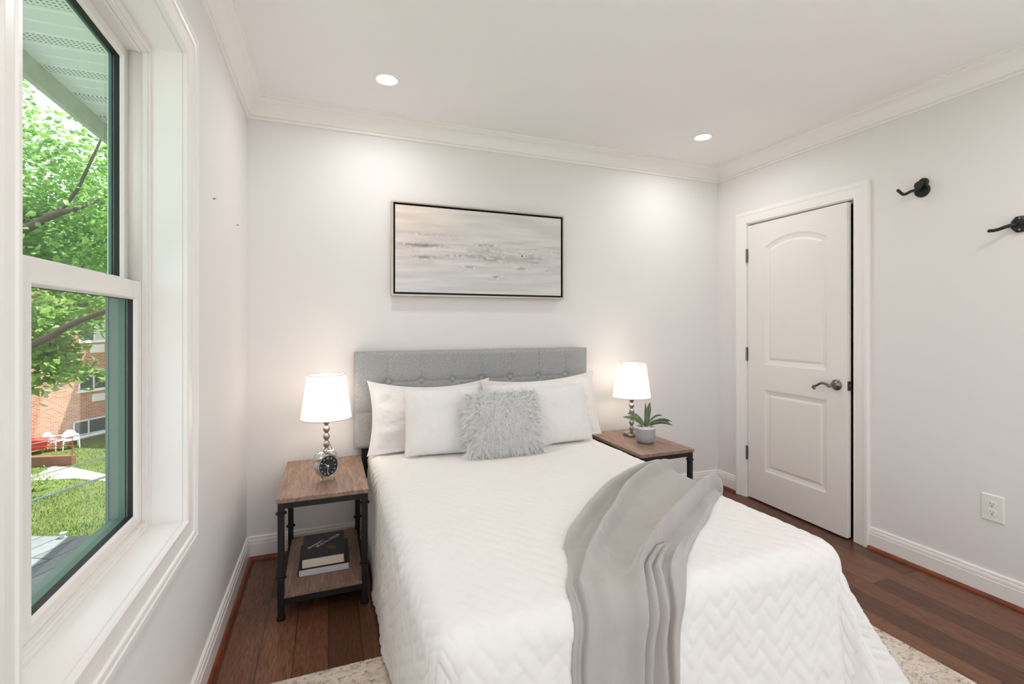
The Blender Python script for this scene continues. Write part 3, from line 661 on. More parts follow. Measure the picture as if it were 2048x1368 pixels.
# ------------------------------------------------------------------ alarm clock
ck = thing('alarm_clock', 'silver twin-bell alarm clock with black dial on the window-side nightstand', 'alarm clock', (-.012, 2.478, TT), math.radians(30))
TL = Matrix.Rotation(math.radians(-7), 4, 'X'); cz = .0735
Mf = Matrix.Translation((0, 0, cz)) @ TL @ Matrix.Rotation(PI/2, 4, 'X')      # lathe axis -> -y (towards the viewer)
def lathe_at(prof, Mx, n=40, cap=False):
    b = MB().lathe(prof, n=n, cap=cap); b.v = [tuple(Mx @ Vector(p)) for p in b.v]; return b
lathe_at([(0, -.034), (.030, -.034), (.046, -.028), (.0535, -.012), (.0535, .018), (.0535, .020)], Mf).build('case', M['chrome'], ck, smooth=True)
lathe_at([(.0535, .019), (.0545, .022), (.0535, .026), (.050, .027), (.0475, .024), (.047, .020)], Mf).build('bezel', M['nickel'], ck, smooth=True)
di = lathe_at([(.0478, .0205), (0, .0206)], Mf).build('dial', plain('black_dial', (24, 27, 32), .25, vary=.05), ck)
def on_dial(x, y, z=.0212): return Mf @ Vector((x, y, z))
for k in range(12):
    if k in (0, 6): continue
    a = 2*PI*k/12; ca, sa = math.cos(a), math.sin(a); r0, r1, w = .034, .042, .0013
    MB().add([on_dial(r*sa+s*w*ca, r*ca-s*w*sa) for r, s in ((r0, -1), (r1, -1), (r1, 1), (r0, 1))], [(0, 1, 2, 3)]).build('hour_mark', M['white_dial'], di)
def hand(name, ang, L, w, z):
    a = math.radians(ang); ca, sa = math.cos(a), math.sin(a)
    MB().add([on_dial(r*sa+s*ww*ca, r*ca-s*ww*sa, z) for r, s, ww in ((-.006, -1, w), (L, -1, w*.4), (L, 1, w*.4), (-.006, 1, w))], [(0, 1, 2, 3)]).build(name, M['white_dial'], ck)
hand('hour_hand', -52, .024, .0019, .0218); hand('minute_hand', 190, .036, .0016, .0222); hand('alarm_hand', -100, .020, .0009, .0215)
lathe_at([(.003, .0215), (.003, .0235), (0, .024)], Mf, 14).build('hand_cap', M['white_dial'], ck)
def text_obj(name, body, size, Mx, mat, parent, bold=0, ext=.0002, align='CENTER'):
    c = bpy.data.curves.new(name, 'FONT'); c.body = body; c.size = size; c.align_x = align; c.align_y = 'CENTER'; c.extrude = ext; c.offset = bold
    tmp = bpy.data.objects.new('tmp', c); COL.objects.link(tmp); dg = bpy.context.evaluated_depsgraph_get()
    me = bpy.data.meshes.new_from_object(tmp.evaluated_get(dg)); bpy.data.objects.remove(tmp); me.name = name
    me.transform(Mx); return finish(name, me, mat, parent)
for s, y in (('12', .0375), ('6', -.0375)):
    text_obj('numeral', s, .0125, Mf @ Matrix.Translation((0, y, .0212)), M['white_dial'], di, .0002)
for sx in (-1, 1):
    Mb = Matrix.Translation((sx*.031, .002, cz+.047)) @ Matrix.Rotation(sx*math.radians(33), 4, 'Y')
    lathe_at([(.004, -.012), (.004, 0), (.0285, .0), (.0285, .004), (.025, .013), (.016, .020), (.004, .0225), (.004, .027), (0, .028)], Mb, 28).build('bell', M['chrome'], ck, smooth=True)
    MB().tube([(sx*.026, -.012, cz-.044), (sx*.040, -.014, .0025)], [.0032, .0026], 10).sphere((sx*.040, -.014, .003), .0032, 10, 6).build('leg', M['chrome'], ck, smooth=True)
MB().tube([(.0, .024, cz-.04), (.0, .034, .003)], .0028, 8).build('leg', M['chrome'], ck, smooth=True)
MB().tube([(.034*math.cos(a), .004, cz+.066+.046*math.sin(a)) for a in np.linspace(-.15, PI+.15, 22)], .0019, 8).build('carry_handle', M['chrome'], ck, smooth=True)
MB().tube([(0, .002, cz+.05), (0, .002, cz+.070)], .0016, 8).sphere((0, .002, cz+.072), .006, 12, 8, (1.5, .8, .8)).build('hammer', M['chrome'], ck, smooth=True)
# ------------------------------------------------------------------ books
pages = plain('page_edges', (236, 226, 205), .8, vary=.05, scale=300); pages2 = plain('white_page_edges', (216, 216, 222), .8, vary=.04, scale=300)
cover = plain('black_book_cover', (24, 25, 27), .3, vary=.1); cover2 = plain('dark_paperback_cover', (34, 33, 35), .4, vary=.1)
def book(loc, rz, w, d, h, ct, pg, cv, label, over):
    b = thing('book', label, 'book', loc, rz, 'books on the nightstand shelf')
    MB().box((-w/2, -d/2, 0), (w/2, d/2, ct)).build('back_cover', cv, b, bevel=.0004)
    tc = MB().box((-w/2, -d/2, h-ct), (w/2, d/2, h)).build('front_cover', cv, b, bevel=.0004)
    n = 8; vs = []
    for y in (-d/2+over, d/2-over):
        for k in range(n+1):
            z = ct+(h-2*ct)*k/n; vs.append((-w/2+.003, y, z))
        for k in range(n, -1, -1):
            z = ct+(h-2*ct)*k/n; q = (2*k/n-1); vs.append((w/2-over-.005*(1-q*q)-.001, y, z))
    m = 2*n+2; fs = [(k, (k+1) % m, (k+1) % m+m, k+m) for k in range(m)]+[tuple(range(m))[::-1], tuple(range(m, 2*m))]
    MB().add(vs, fs).build('pages', pg, b)
    sp = MB().tube([(-w/2+.001, y, h/2) for y in (-d/2, d/2)], .001, 6) if h < .032 else None
    s = MB(); vs = []
    for y in (-d/2, d/2):
        for k in range(9):
            a = PI/2+PI*k/8; vs.append((-w/2+.0035+.010*math.cos(a)*.6, y, h/2+h/2*math.sin(a)))
        for k in range(9):
            a = PI/2+PI*(8-k)/8; vs.append((-w/2+.0045+.010*math.cos(a)*.5, y, h/2+(h/2-ct)*math.sin(a)))
    s.add(vs, [(k, (k+1) % 18, (k+1) % 18+18, k+18) for k in range(18)]+[tuple(range(18))[::-1], tuple(range(18, 36))]).build('spine', cv, b, smooth=False)
    return b, tc
SZ = .1118
book((-.018, 2.565, SZ), math.radians(0), .228, .278, .031, .0012, pages2, cover2, 'white-edged dark paperback lying at the bottom of the shelf pile', .0003)
bk2, tc = book((-.021, 2.567, SZ+.0314), math.radians(0), .196, .270, .046, .0022, pages, cover, 'thick black multilingual dictionary with cream pages on top of the paperback', .004)
Mt = Matrix.Translation((-.0215, .0140, .0461)) @ Matrix.Rotation(math.radians(46), 4, 'Z')
ink = plain('white_cover_print', (225, 225, 222), .5)
Mt1 = Matrix.Translation((-.038, .014, .0462)) @ Matrix.Rotation(math.radians(47), 4, 'Z') @ Matrix.Diagonal((.92, 1, 1, 1))
Mt2 = Matrix.Translation((.019, .036, .0462)) @ Matrix.Rotation(math.radians(46), 4, 'Z') @ Matrix.Diagonal((.92, 1, 1, 1))
text_obj('title_lettering', 'diccionario', .026, Mt1, ink, tc, .0003)
text_obj('title_lettering', 'MULTILINGÜE', .027, Mt2, ink, tc, .0003)
for nm, col, cx, cy, r, a0, a1, q in (('blue', (50, 64, 130), -.015, -.075, .034, 2.9, 6.0, 1), ('red', (120, 40, 46), .028, -.005, .03, .6, 4.2, .6), ('ochre', (116, 104, 62), .038, -.045, .022, .3, 6.0, .8), ('violet', (66, 60, 120), .022, .018, .05, .9, 2.6, .5)):
    mm = plain(nm+'_cover_ink', col, .4); b = MB()
    for e in range(4):
        b.tube([(cx+(r-e*.004)*math.cos(a)+.003*math.sin(5*a), cy+q*(r-e*.005)*math.sin(a)+.006*math.cos(3*a), .0461) for a in np.linspace(a0, a1, 26)], .0008, 5)
    b.build('cover_artwork', mm, tc)
# ------------------------------------------------------------------ potted plant
pp = thing('potted_plant', 'small strap-leaved plant in a grey pot on the door-side nightstand', 'potted plant', (1.912, 2.535, TT))
MB().lathe([(0, 0), (.042, 0), (.050, .004), (.058, .018), (.0625, .045), (.0635, .07), (.0625, .094), (.0585, .094), (.0575, .08), (0, .08)], n=48, cap=False).build('pot', plain('grey_stone_glaze', (170, 171, 174), .55, vary=.05, scale=60), pp, auto=50)
MB().lathe([(.0628, .0935), (.063, .106), (.061, .1075), (.058, .106), (.0577, .090)], n=48, cap=False).build('pot_rim', plain('white_pot_glaze', (226, 229, 232), .4), pp, smooth=True)
so2 = MB().lathe([(.0575, .088), (.03, .094), (0, .096)], n=30, cap=False).build('soil', plain('dark_soil', (46, 36, 24), .9, vary=.4, scale=200), pp, smooth=True)
def leafmat(name, a, b):
    x = NT(name); v = x.tex((60, 60, 6)); x.set(color=x.ramp(x.noise(v, 2, 3), [(.3, lin(a)), (.7, lin(b))]), rough=.45); return x.m
LM = leafmat('strap_leaf', (62, 84, 58), (128, 146, 108)); LC = leafmat('cream_leaf', (150, 148, 120), (178, 172, 144))
Rv = np.array([CC, -CS, 0]); Fv = np.array([CS, CC, 0])
def strap(tip, w, arch, dep=0, mat=LM, twist=0, cut=0):
    p0 = np.array([0, 0, .094]); p2 = Rv*tip[0]+Fv*dep+np.array([0, 0, .094+tip[1]])
    p1 = (p0+p2)/2+np.array([0, 0, arch]); L = []
    n = 18; vs = []; fs = []
    for k in range(n+1):
        q = k/n; c = (1-q)**2*p0+2*q*(1-q)*p1+q*q*p2; tg = 2*(1-q)*(p1-p0)+2*q*(p2-p1); tg /= np.linalg.norm(tg)
        sd = np.cross(tg, Fv*-1 if abs(tg[2]) > .85 else [0, 0, 1]); sd /= np.linalg.norm(sd)
        if abs(tg[2]) > .85: sd = np.cross(tg, Fv); sd /= np.linalg.norm(sd)
        nr = np.cross(sd, tg); sd = sd*math.cos(twist)+nr*math.sin(twist); nr = np.cross(sd, tg)
        ww = w*(min(1, .45+1.6*q))*(1-max(0, (q-.55)/.45)**2*(.96-cut))
        for e in (-1, -.5, 0, .5, 1): vs.append(c+sd*ww*e+nr*ww*.45*(e*e))
    for k in range(n):
        for e in range(4): fs.append((k*5+e, k*5+e+1, k*5+6+e, k*5+5+e))
    o = MB().add(vs, fs).build('leaf', mat, pp, smooth=True); s = o.modifiers.new('t', 'SOLIDIFY'); s.thickness = .0012
for (tip, w, ar, dp, tw) in (((-.150, .072), .013, .040, -.02, .9), ((-.110, .086), .015, .050, .03, .9), ((.030, .166), .017, .0, .0, .3), ((.010, .158), .008, .01, .03, .5),
                             ((.120, .072), .012, .050, .03, .8), ((.172, .040), .014, .052, -.005, .8), ((.170, .020), .013, .046, -.03, .9), ((.160, .030), .012, .06, .01, .8)):
    strap(tip, w, ar, dp, LM, tw)
strap((-.004, -.006), .026, .030, -.058, LC, 0)
# ------------------------------------------------------------------ painting
PX0, PX1, PZ0, PZ1 = .358, 1.519, 1.477, 2.047
pt = thing('framed_painting', 'wide abstract canvas in pale greys and blush, champagne float frame, above the headboard', 'painting', ((PX0+PX1)/2, YB, PZ0))
def rxz(y, i): return [(PX0+i, y, PZ0+i), (PX1-i, y, PZ0+i), (PX1-i, y, PZ1-i), (PX0+i, y, PZ1-i)]
MB().sweep(rxz(YB-.001, 0), [(.0035, 0), (.0035, .040), (-.0065, .041), (-.0068, .012), (-.0068, 0)], (0, -1, 0), closed=True, flip=True).build('frame', M['gold'], pt, world=True, bevel=.0008)
MB().sweep(rxz(YB-.001, .0069), [(0, 0), (0, .0385), (-.004, .0385), (-.004, 0)], (0, -1, 0), closed=True, flip=True).build('frame_liner', M['gasket'], pt, world=True)
MB().box((PX0+.009, YB-.010, PZ0+.009), (PX1-.009, YB-.003, PZ1-.009)).build('backing', M['gasket'], pt, world=True)
n, m = 460, 230; CI = .019
gx = np.linspace(0, 1, n); gz = np.linspace(0, 1, m); GX, GZ = np.meshgrid(gx, gz, indexing='ij')
nA = smooth_noise((n, m), 3, 16, 31, 5); nB = smooth_noise((n, m), 5, 30, 32, 5); nC = smooth_noise((n, m), 60, 40, 33, 3); nD = smooth_noise((n, m), 2, 3, 34, 3)
def L3(c): return np.array(lin(c))
def mixc(c, col, w): w = np.clip(w, 0, 1)[..., None]; return c*(1-w)+L3(col)*w
c = np.ones((n, m, 3))*L3((214, 214, 212))
c = mixc(c, (228, 213, 200), np.exp(-((GX/.34)**2+((GZ-.98)/.42)**2)))
c = mixc(c, (214, 198, 198), .75*np.exp(-((GX/.30)**2+((GZ-.52)/.22)**2)))
c = mixc(c, (216, 215, 224), .8*np.exp(-(((GX-.12)/.3)**2+((GZ-.0)/.25)**2)))
c = mixc(c, (196, 198, 196), .85*np.exp(-(((GX-.62)/.26)**2+((GZ-.52)/.13)**2)))
c = mixc(c, (198, 199, 199), .5*np.exp(-(((GX-.9)/.2)**2+((GZ-.42)/.15)**2)))
c = mixc(c, (236, 234, 230), .35*np.clip(nA*.8, 0, 1)); c = mixc(c, (188, 184, 182), .28*np.clip(-nA*.8, 0, 1))
c = mixc(c, (172, 166, 164), .5*np.clip(nB-.55, 0, 1)*np.exp(-((GZ-.5)/.2)**2)); c = mixc(c, (240, 238, 234), .45*np.clip(-nB-.5, 0, 1)*np.exp(-((GZ-.45)/.25)**2))
blobs = [(.15, .555, .12, .022, (134, 116, 114), .9), (.17, .41, .055, .020, (140, 136, 134), .8), (.35, .445, .10, .013, (150, 146, 144), .8), (.52, .60, .07, .014, (136, 130, 128), .8), (.54, .535, .05, .026, (170, 170, 164), .7), (.42, .325, .06, .016, (160, 160, 154), .7),
         (.56, .425, .08, .03, (158, 160, 146), .8), (.64, .40, .05, .02, (206, 204, 190), .9), (.82, .475, .05, .014, (148, 148, 144), .8), (.83, .41, .04, .022, (172, 174, 168), .7), (.72, .33, .05, .022, (166, 168, 160), .7), (.90, .31, .045, .010, (164, 164, 160), .6), (.59, .215, .055, .024, (160, 160, 156), .8),
         (.10, .48, .05, .018, (206, 198, 192), .7), (.20, .68, .16, .012, (192, 176, 176), .6), (.95, .56, .04, .012, (172, 170, 168), .6), (.81, .585, .05, .010, (176, 174, 172), .6), (.62, .10, .04, .012, (188, 186, 186), .5), (.72, .50, .2, .05, (190, 192, 190), .5)]
for bx, bz, wx, wz, col, k in blobs:
    g = np.exp(-(np.abs((GX-bx+.01*nB)/wx)**2.5+np.abs((GZ-bz+.006*nA)/wz)**2)); c = mixc(c, col, k*g*np.clip(.62+.6*nC, 0, 1)); c = mixc(c, (232, 230, 224), .7*g*np.clip(-nC*1.3-.25, 0, 1))
rel = .0012*nC*np.clip(sum(np.exp(-(((GX-q[0])/q[2])**2+((GZ-q[1])/q[3])**2)) for q in blobs), 0, 1)+.0002*nB
X = np.stack([PX0+CI+GX*(PX1-PX0-2*CI), YB-.036-rel, PZ0+CI+GZ*(PZ1-PZ0-2*CI)], -1)
x = NT('oil_paint_canvas'); at_ = x.n('ShaderNodeAttribute', attribute_name='pigment'); x.set(color=at_.outputs['Color'], rough=.6, spec=.3)
wv = x.n('ShaderNodeTexWave', bands_direction='Z'); wv.inputs['Scale'].default_value = 55; x.l(x.tex(), wv.inputs['Vector']); x.bump(wv.outputs['Fac'], .15, .0006)
cv = grid_obj('canvas', X, x.m, pt, world=True)
ca = cv.data.color_attributes.new('pigment', 'FLOAT_COLOR', 'POINT'); ca.data.foreach_set('color', np.concatenate([c, np.ones((n, m, 1))], -1).astype(np.float32).ravel())
MB().box((PX0+CI, YB-.034, PZ0+CI), (PX1-CI, YB-.0101, PZ1-CI)).build('stretcher', M['gasket'], pt, world=True)
# ------------------------------------------------------------------ rug
def rug_mat():
    x = NT('distressed_rug'); v = x.tex((1, 1, 1)); a = x.noise(v, 5, 5, .6); b = x.noise(x.tex((60, 90, 60)), 1, 4, .7); d = x.noise(x.tex((26, 40, 20)), 1, 4, .65, .8)
    base = x.ramp(a, [(.3, lin((206, 190, 172))), (.55, lin((222, 210, 196))), (.75, lin((210, 202, 194)))])
    c = x.mix(x.ramp(d, [(.50, (0, 0, 0)), (.60, (1, 1, 1))]), base, x.mix(.5, base, lin((146, 136, 130))))
    c = x.mix(x.ramp(b, [(.56, (0, 0, 0)), (.64, (1, 1, 1))]), c, x.mix(.75, c, lin((110, 100, 96))))
    x.set(color=c, rough=.95, spec=.1); x.bump(x.noise(x.tex(), 500, 2), .6, .001); return x.m
ru = MB().box((-.33, -.55, 0), (2.172, 1.894, .0115)).build('rug', rug_mat(), bevel=.003)
tag(ru, 'cream and grey distressed area rug under the foot of the bed', 'rug')
# ================================================================== OUTSIDE THE WINDOW
GZ0 = EYE-6.0
def ground_pt(u, v, z=GZ0): return at(u, v, (EYE-z)*F_PX/(v-HOR))
def outdoor(name, rgb, rough=.8, vary=.12, scale=8, bump=0): return plain(name, rgb, rough, 0, .2, vary, scale, bump)
# eave: soffit panels run out from the house wall, every third strip is perforated
def soffit_mat():
    x = NT('vinyl_soffit'); c = x.n('ShaderNodeTexCoord'); sp = x.n('ShaderNodeSeparateXYZ'); x.l(c.outputs['Object'], sp.inputs[0])
    def math_(op, a, b=None):
        q = x.n('ShaderNodeMath', operation=op)
        for k, val in enumerate((a, b)):
            if val is None: continue
            if isinstance(val, (int, float)): q.inputs[k].default_value = val
            else: x.l(val, q.inputs[k])
        return q.outputs[0]
    y3 = math_('FRACT', math_('MULTIPLY', sp.outputs[1], 1/.294)); strip = math_('MULTIPLY', math_('GREATER_THAN', y3, .37), math_('LESS_THAN', y3, .62))
    hx = math_('SUBTRACT', math_('FRACT', math_('MULTIPLY', sp.outputs[0], 55)), .5); hy = math_('SUBTRACT', math_('FRACT', math_('MULTIPLY', sp.outputs[1], 55)), .5)
    hole = math_('LESS_THAN', math_('ADD', math_('MULTIPLY', hx, hx), math_('MULTIPLY', hy, hy)), .06)
    x.set(color=x.mix(math_('MULTIPLY', strip, hole), lin((240, 241, 238)), lin((120, 128, 118))), rough=.5); return x.m
SZF, SX0, SX1 = 2.5, -.62, -1.24
ev = thing('roof_eave', 'house eave with ribbed soffit and weathered fascia board above the window', 'eave', (-.93, 3, SZF)); ev['kind'] = 'structure'
b = MB(); vs = []; fs = []; y = -1.0; k = 0
while y < 12:
    for (yy, zz) in ((y, 0), (y+.082, 0), (y+.086, .010), (y+.094, .010)):
        vs += [(SX0, yy, SZF+zz), (SX1, yy, SZF+zz)]
    y += .098
nn = len(vs)//2; fs = [(2*i, 2*i+1, 2*i+3, 2*i+2) for i in range(nn-1)]
b.add(vs, fs).build('soffit', soffit_mat(), ev, world=True)
MB().box((SX1-.025, -1, 2.397), (SX1, 12, 2.62)).build('fascia', outdoor('weathered_fascia', (196, 198, 182), .8, .22, 10), ev, world=True)
MB().box((SX1-.08, -1, 2.62), (SX0, 12, 2.66)).build('roof_edge', M['teal'], ev, world=True)
o = MB().box((SX0+.002, -1.05, GZ0), (3.14, 12, -.121)).box((SX0+.002, YB+T+.001, -.12), (3.14, 12, 2.66)).build('wall_outside', outdoor('pale_house_siding', (214, 212, 204), .7, .04, 4)); o['kind'] = 'structure'
# lawn and path
def lawn_mat():
    x = NT('mown_lawn'); v = x.tex(); a = x.noise(v, .7, 5, .6); d = x.noise(v, 9, 5, .7)
    c = x.ramp(a, [(.3, lin((84, 102, 54))), (.55, lin((104, 120, 66))), (.75, lin((128, 134, 86)))])
    x.set(color=x.mix(x.ramp(d, [(.35, (1, 1, 1)), (.6, (0, 0, 0))]), c, x.mix(.5, c, lin((60, 92, 34)))), rough=.9, spec=.1); x.bump(d, .8, .06); return x.m
ln = MB().box((-60, -30, GZ0-.3), (20, 90, GZ0)).build('lawn', lawn_mat()); ln['kind'] = 'structure'
conc0 = outdoor('pale_bounce_slab', (212, 209, 210), .85, .06, 3)
o = MB().box((-6.5, -14, GZ0), (10, -.9, GZ0+.03)).box((-6.5, -.9, GZ0), (-.6, 8.5, GZ0+.03)).build('added_bounce_slab', conc0); o['kind'] = 'structure'  # unseen pale ground, added to bounce sunlight up to soffit and ceiling
conc = outdoor('pale_concrete', (214, 206, 194), .85, .08, 6)
pl = [ground_pt(*p) for p in ((40, 953), (75, 950), (105, 934), (145, 936), (210, 950), (300, 972), (300, 990), (210, 963), (150, 958), (65, 962), (40, 966))]
n = len(pl); o = MB().add([(p.x, p.y, GZ0-.05) for p in pl]+[(p.x, p.y, GZ0+.03) for p in pl], [tuple(range(n))[::-1], tuple(range(n, 2*n))]+[(i, (i+1) % n, (i+1) % n+n, i+n) for i in range(n)]).build('path', conc); o['kind'] = 'structure'
SHB = ground_pt(62, 985); SHB = Vector((SHB.x, SHB.y, 0))
# brick building
FB = Vector((-11.84, 30.77, 0)); FE = Vector((.483, .8756, 0)).normalized(); FN = Vector((FE.y, -FE.x, 0))
def facade(u, v):
    r = at(u, v, 1)-Vector((0, 0, EYE)); s = (FB-Vector((0, 0, 0))).dot(FN)/r.dot(FN); p = r*s
    return (p-FB).dot(FE), p.z+EYE
MF = Matrix(((FE.x, FN.x, 0, FB.x), (FE.y, FN.y, 0, FB.y), (0, 0, 1, 0), (0, 0, 0, 1)))      # (k, out, z) -> place
def brick_mat():
    x = NT('red_brick'); c = x.n('ShaderNodeTexCoord'); sp = x.n('ShaderNodeSeparateXYZ'); x.l(c.outputs['Object'], sp.inputs[0]); cb = x.n('ShaderNodeCombineXYZ')
    ad = x.n('ShaderNodeMath', operation='ADD'); x.l(sp.outputs[0], ad.inputs[0]); x.l(sp.outputs[1], ad.inputs[1]); x.l(ad.outputs[0], cb.inputs[0]); x.l(sp.outputs[2], cb.inputs[1])
    b = x.n('ShaderNodeTexBrick'); x.l(cb.outputs[0], b.inputs['Vector']); b.inputs['Scale'].default_value = 1; b.inputs['Brick Width'].default_value = .24; b.inputs['Row Height'].default_value = .085
    b.inputs['Mortar Size'].default_value = .009; b.inputs['Color1'].default_value = lin((196, 142, 118))+(1,); b.inputs['Color2'].default_value = lin((166, 110, 92))+(1,); b.inputs['Mortar'].default_value = lin((212, 192, 174))+(1,)
    x.set(color=b.outputs[0], rough=.9, spec=.1); return x.m
bd = bpy.data.objects.new('apartment_building', None); COL.objects.link(bd); bd.matrix_world = MF; bd.location = FB
bd.rotation_euler = (0, 0, math.atan2(FE.y, FE.x)); bd.scale = (1, 1, 1)
tag(bd, 'red brick apartment building with white windows beyond the back yard', 'building')
# local frame of the empty: x along the facade, y = -out
def bbox(mb, k0, k1, o0, o1, z0, z1): return mb.box((k0, -o1, z0), (k1, -o0, z1))
BM = brick_mat()
wl = bbox(MB(), -9, 2.0, -8, 0, GZ0-.2, EYE+3.6); wl.build('wall', BM, bd)
bbox(MB(), 2.0, 12, -8, 6.5, GZ0-.2, EYE+3.8).build('added_shade_wing', BM, bd)  # out of view; added and sized to cast the diagonal shade on the facade
bbox(MB(), -9.2, 2.0, -8, .25, EYE+3.6, EYE+3.85).build('roof', outdoor('grey_roof', (120, 118, 116)), bd)
wfr = outdoor('white_window_paint', (232, 236, 236), .5, .03); wgl = plain('dark_window_glass', (64, 84, 84), .12, spec=.8, vary=.5, scale=2)
curt = outdoor('pale_curtain', (200, 210, 200), .8, .12, 12)
for (u0, v0, v1, cu) in ((157, 643, 684, 1), (156, 742, 784, 0), (145, 844, 878, 0)):
    k0, zt = facade(u0, v0); _, zb = facade(u0, v1); k1 = k0+2.3 if k0+2.3 < 1.95 else 1.95
    f = MB(); t = .07
    for a in ((k0, k1, zt-t, zt), (k0, k1, zb-.02, zb+t), (k0, k0+t, zb, zt), (k1-t, k1, zb, zt), (k0+.74, k0+.80, zb, zt)): bbox(f, a[0], a[1], -.05, .05, a[2], a[3])
    bbox(f, k0-.08, k1+.08, -.05, .12, zb-.06, zb-.0)
    w = f.build('window', wfr, bd)
    bbox(MB(), k0, k1, .0, .015, zb, zt).build('pane', wgl, w).parent = w
    if cu: bbox(MB(), k0+.8, k0+1.5, .015, .02, zb, zt).build('curtain', curt, w)
for (u0, u1, v0, v1) in ((180, 208, 689, 706), (184, 209, 789, 804)):
    k0, zt = facade(u0, v0); k1, _ = facade(u1, v0); _, zb = facade(u0, v1); f = MB(); bbox(f, k0, k1, 0, .04, zb, zt)
    for q in range(5): bbox(f, k0+.04, k1-.04, .04, .07, zb+(zt-zb)*(q+.3)/5, zb+(zt-zb)*(q+.75)/5)
    f.build('vent_grille', wfr, bd)
# plastic chairs at the foot of the wall
wp = outdoor('white_chair_plastic', (226, 230, 232), .4, .03)
def garden_chair(loc, rz, label):
    t = thing('garden_chair', label, 'chair', loc, rz, 'plastic chairs on the lawn'); w, d = .27, .25
    MB().box((-w, -d, .40), (w, d, .43)).build('seat', wp, t, bevel=.02)
    b = MB(); vs = []
    n = 14
    for y in (d-.02, d+.02):
        for k in range(n+1):
            a = PI*k/n; vs.append((w*1.02*math.cos(a), y+.10*(.35+.55*math.sin(a)), .50+.36*math.sin(a)))
    b.add(vs, [(k, k+1, k+n+2, k+n+1) for k in range(n)]+[tuple(range(n+1))[::-1], tuple(range(n+1, 2*n+2)), (0, n+1, 2*n+1, n)]).box((-w, d-.02, .40), (-w+.1, d+.05, .55)).box((w-.1, d-.02, .40), (w, d+.05, .55)).build('backrest', wp, t)
    for sx in (-1, 1):
        MB().box((sx*w-.03, -d, .62), (sx*w+.03, d+.06, .65)).build('armrest', wp, t, bevel=.01)
        for sy in (-1, 1): MB().tube([(sx*(w+.03), sy*(d+.03), 0), (sx*w, sy*d, .42), (sx*w, sy*d, .63)], [.022, .034, .026], 8).build('leg', wp, t)
    return t
c1 = ground_pt(141, 897); c2 = ground_pt(109, 900)
garden_chair((c1.x, c1.y, GZ0), math.radians(28), 'white plastic garden chair in the shade at the foot of the brick wall')
garden_chair((c2.x, c2.y, GZ0), math.radians(75), 'white plastic garden chair in the sun beside the red cart')
rp = outdoor('bright_red_plastic', (214, 62, 48), .5, .2, 5); p = ground_pt(72, 907)
gc = thing('garden_cart', 'bright red cart with a spoked wheel at the far left of the lawn', 'cart', (p.x, p.y, GZ0), math.radians(20))
MB().add([(-.55, -.3, .2), (.3, -.3, .2), (.3, .3, .2), (-.55, .3, .2), (-.75, -.4, .72), (.45, -.4, .66), (.45, .4, .66), (-.75, .4, .72)], [(0, 3, 2, 1), (0, 1, 5, 4), (1, 2, 6, 5), (2, 3, 7, 6), (3, 0, 4, 7), (4, 5, 6, 7)]).build('tub', rp, gc, bevel=.05)
wh = MB().tube([(.55+.24*math.cos(a), 0, .25+.24*math.sin(a)) for a in np.linspace(0, 2*PI, 25)[:-1]], .025, 6, True)
for a in np.linspace(0, PI, 5)[:-1]: wh.tube([(.55-.23*math.cos(a), 0, .25-.23*math.sin(a)), (.55+.23*math.cos(a), 0, .25+.23*math.sin(a))], .009, 5)
wh.build('wheel', rp, gc)
for sy in (-1, 1): MB().tube([(.55, sy*.05, .25), (-.3, sy*.3, .2), (-1.0, sy*.34, .85)], .022, 6).build('handle', rp, gc)
# low retaining wall and rusty railing
rw = [ground_pt(30, 936), ground_pt(143, 931)]; a = rw[0]; c = rw[1]; d = (c-a).normalized(); nn_ = Vector((-d.y, d.x, 0))
vs = []
for z in (GZ0-.1, GZ0+.40):
    for q in (a-d*3, c, c+nn_*.25, a-d*3+nn_*.25): vs.append((q.x, q.y, z))
o = MB().add(vs, [(0, 3, 2, 1), (4, 5, 6, 7), (0, 1, 5, 4), (1, 2, 6, 5), (2, 3, 7, 6), (3, 0, 4, 7)]).build('retaining_wall', outdoor('dark_brick_edge', (128, 92, 76), .9, .3, 9))
tag(o, 'low dark retaining wall beside the concrete path, under the rusty railing', 'wall')
rust = outdoor('rusty_rail', (150, 84, 56), .8, .2, 20)
ra = Vector((c.x, c.y, GZ0+.40))+nn_*.12-d*.05
rl = thing('yard_railing', 'rusty pipe railing on the low retaining wall', 'railing', ra)
for s in (0, -1.9, -3.8): MB().tube([Vector((0, 0, -.02))+d*s, Vector((0, 0, .78))+d*s], .022, 8).build('post', rust, rl)
for z in (.78, .42): MB().tube([Vector((0, 0, z)), Vector((0, 0, z))-d*4.5], .020, 8).build('rail', rust, rl)
vs = []; fs = []
for _ in range(15000):
    u = random.uniform(-20, 260); v = 893+(random.random()**1.3)*215; p = ground_pt(u, v); a = random.uniform(0, PI); w = random.uniform(.006, .014); hgt = random.uniform(.04, .13); l = rng.normal(0, .05, 2); n0 = len(vs)
    pl_ = Vector((p.x, p.y, 0)); q_ = (pl_-Vector((c.x, c.y, 0)))
    if (pl_-FB).dot(FN) < .15 or (-.2 < q_.dot(nn_) < .45 and q_.dot(d) < .1) or (pl_-Vector((c1.x, c1.y, 0))).length < .45 or (pl_-Vector((c2.x, c2.y, 0))).length < .45 or (pl_-Vector((gc.location.x, gc.location.y, 0))).length < 1.1 or (pl_-SHB).length < .8: continue
    vs += [(p.x-w*math.cos(a), p.y-w*math.sin(a), GZ0-.01), (p.x+w*math.cos(a), p.y+w*math.sin(a), GZ0-.01), (p.x+l[0], p.y+l[1], GZ0+hgt)]; fs.append((n0, n0+1, n0+2))
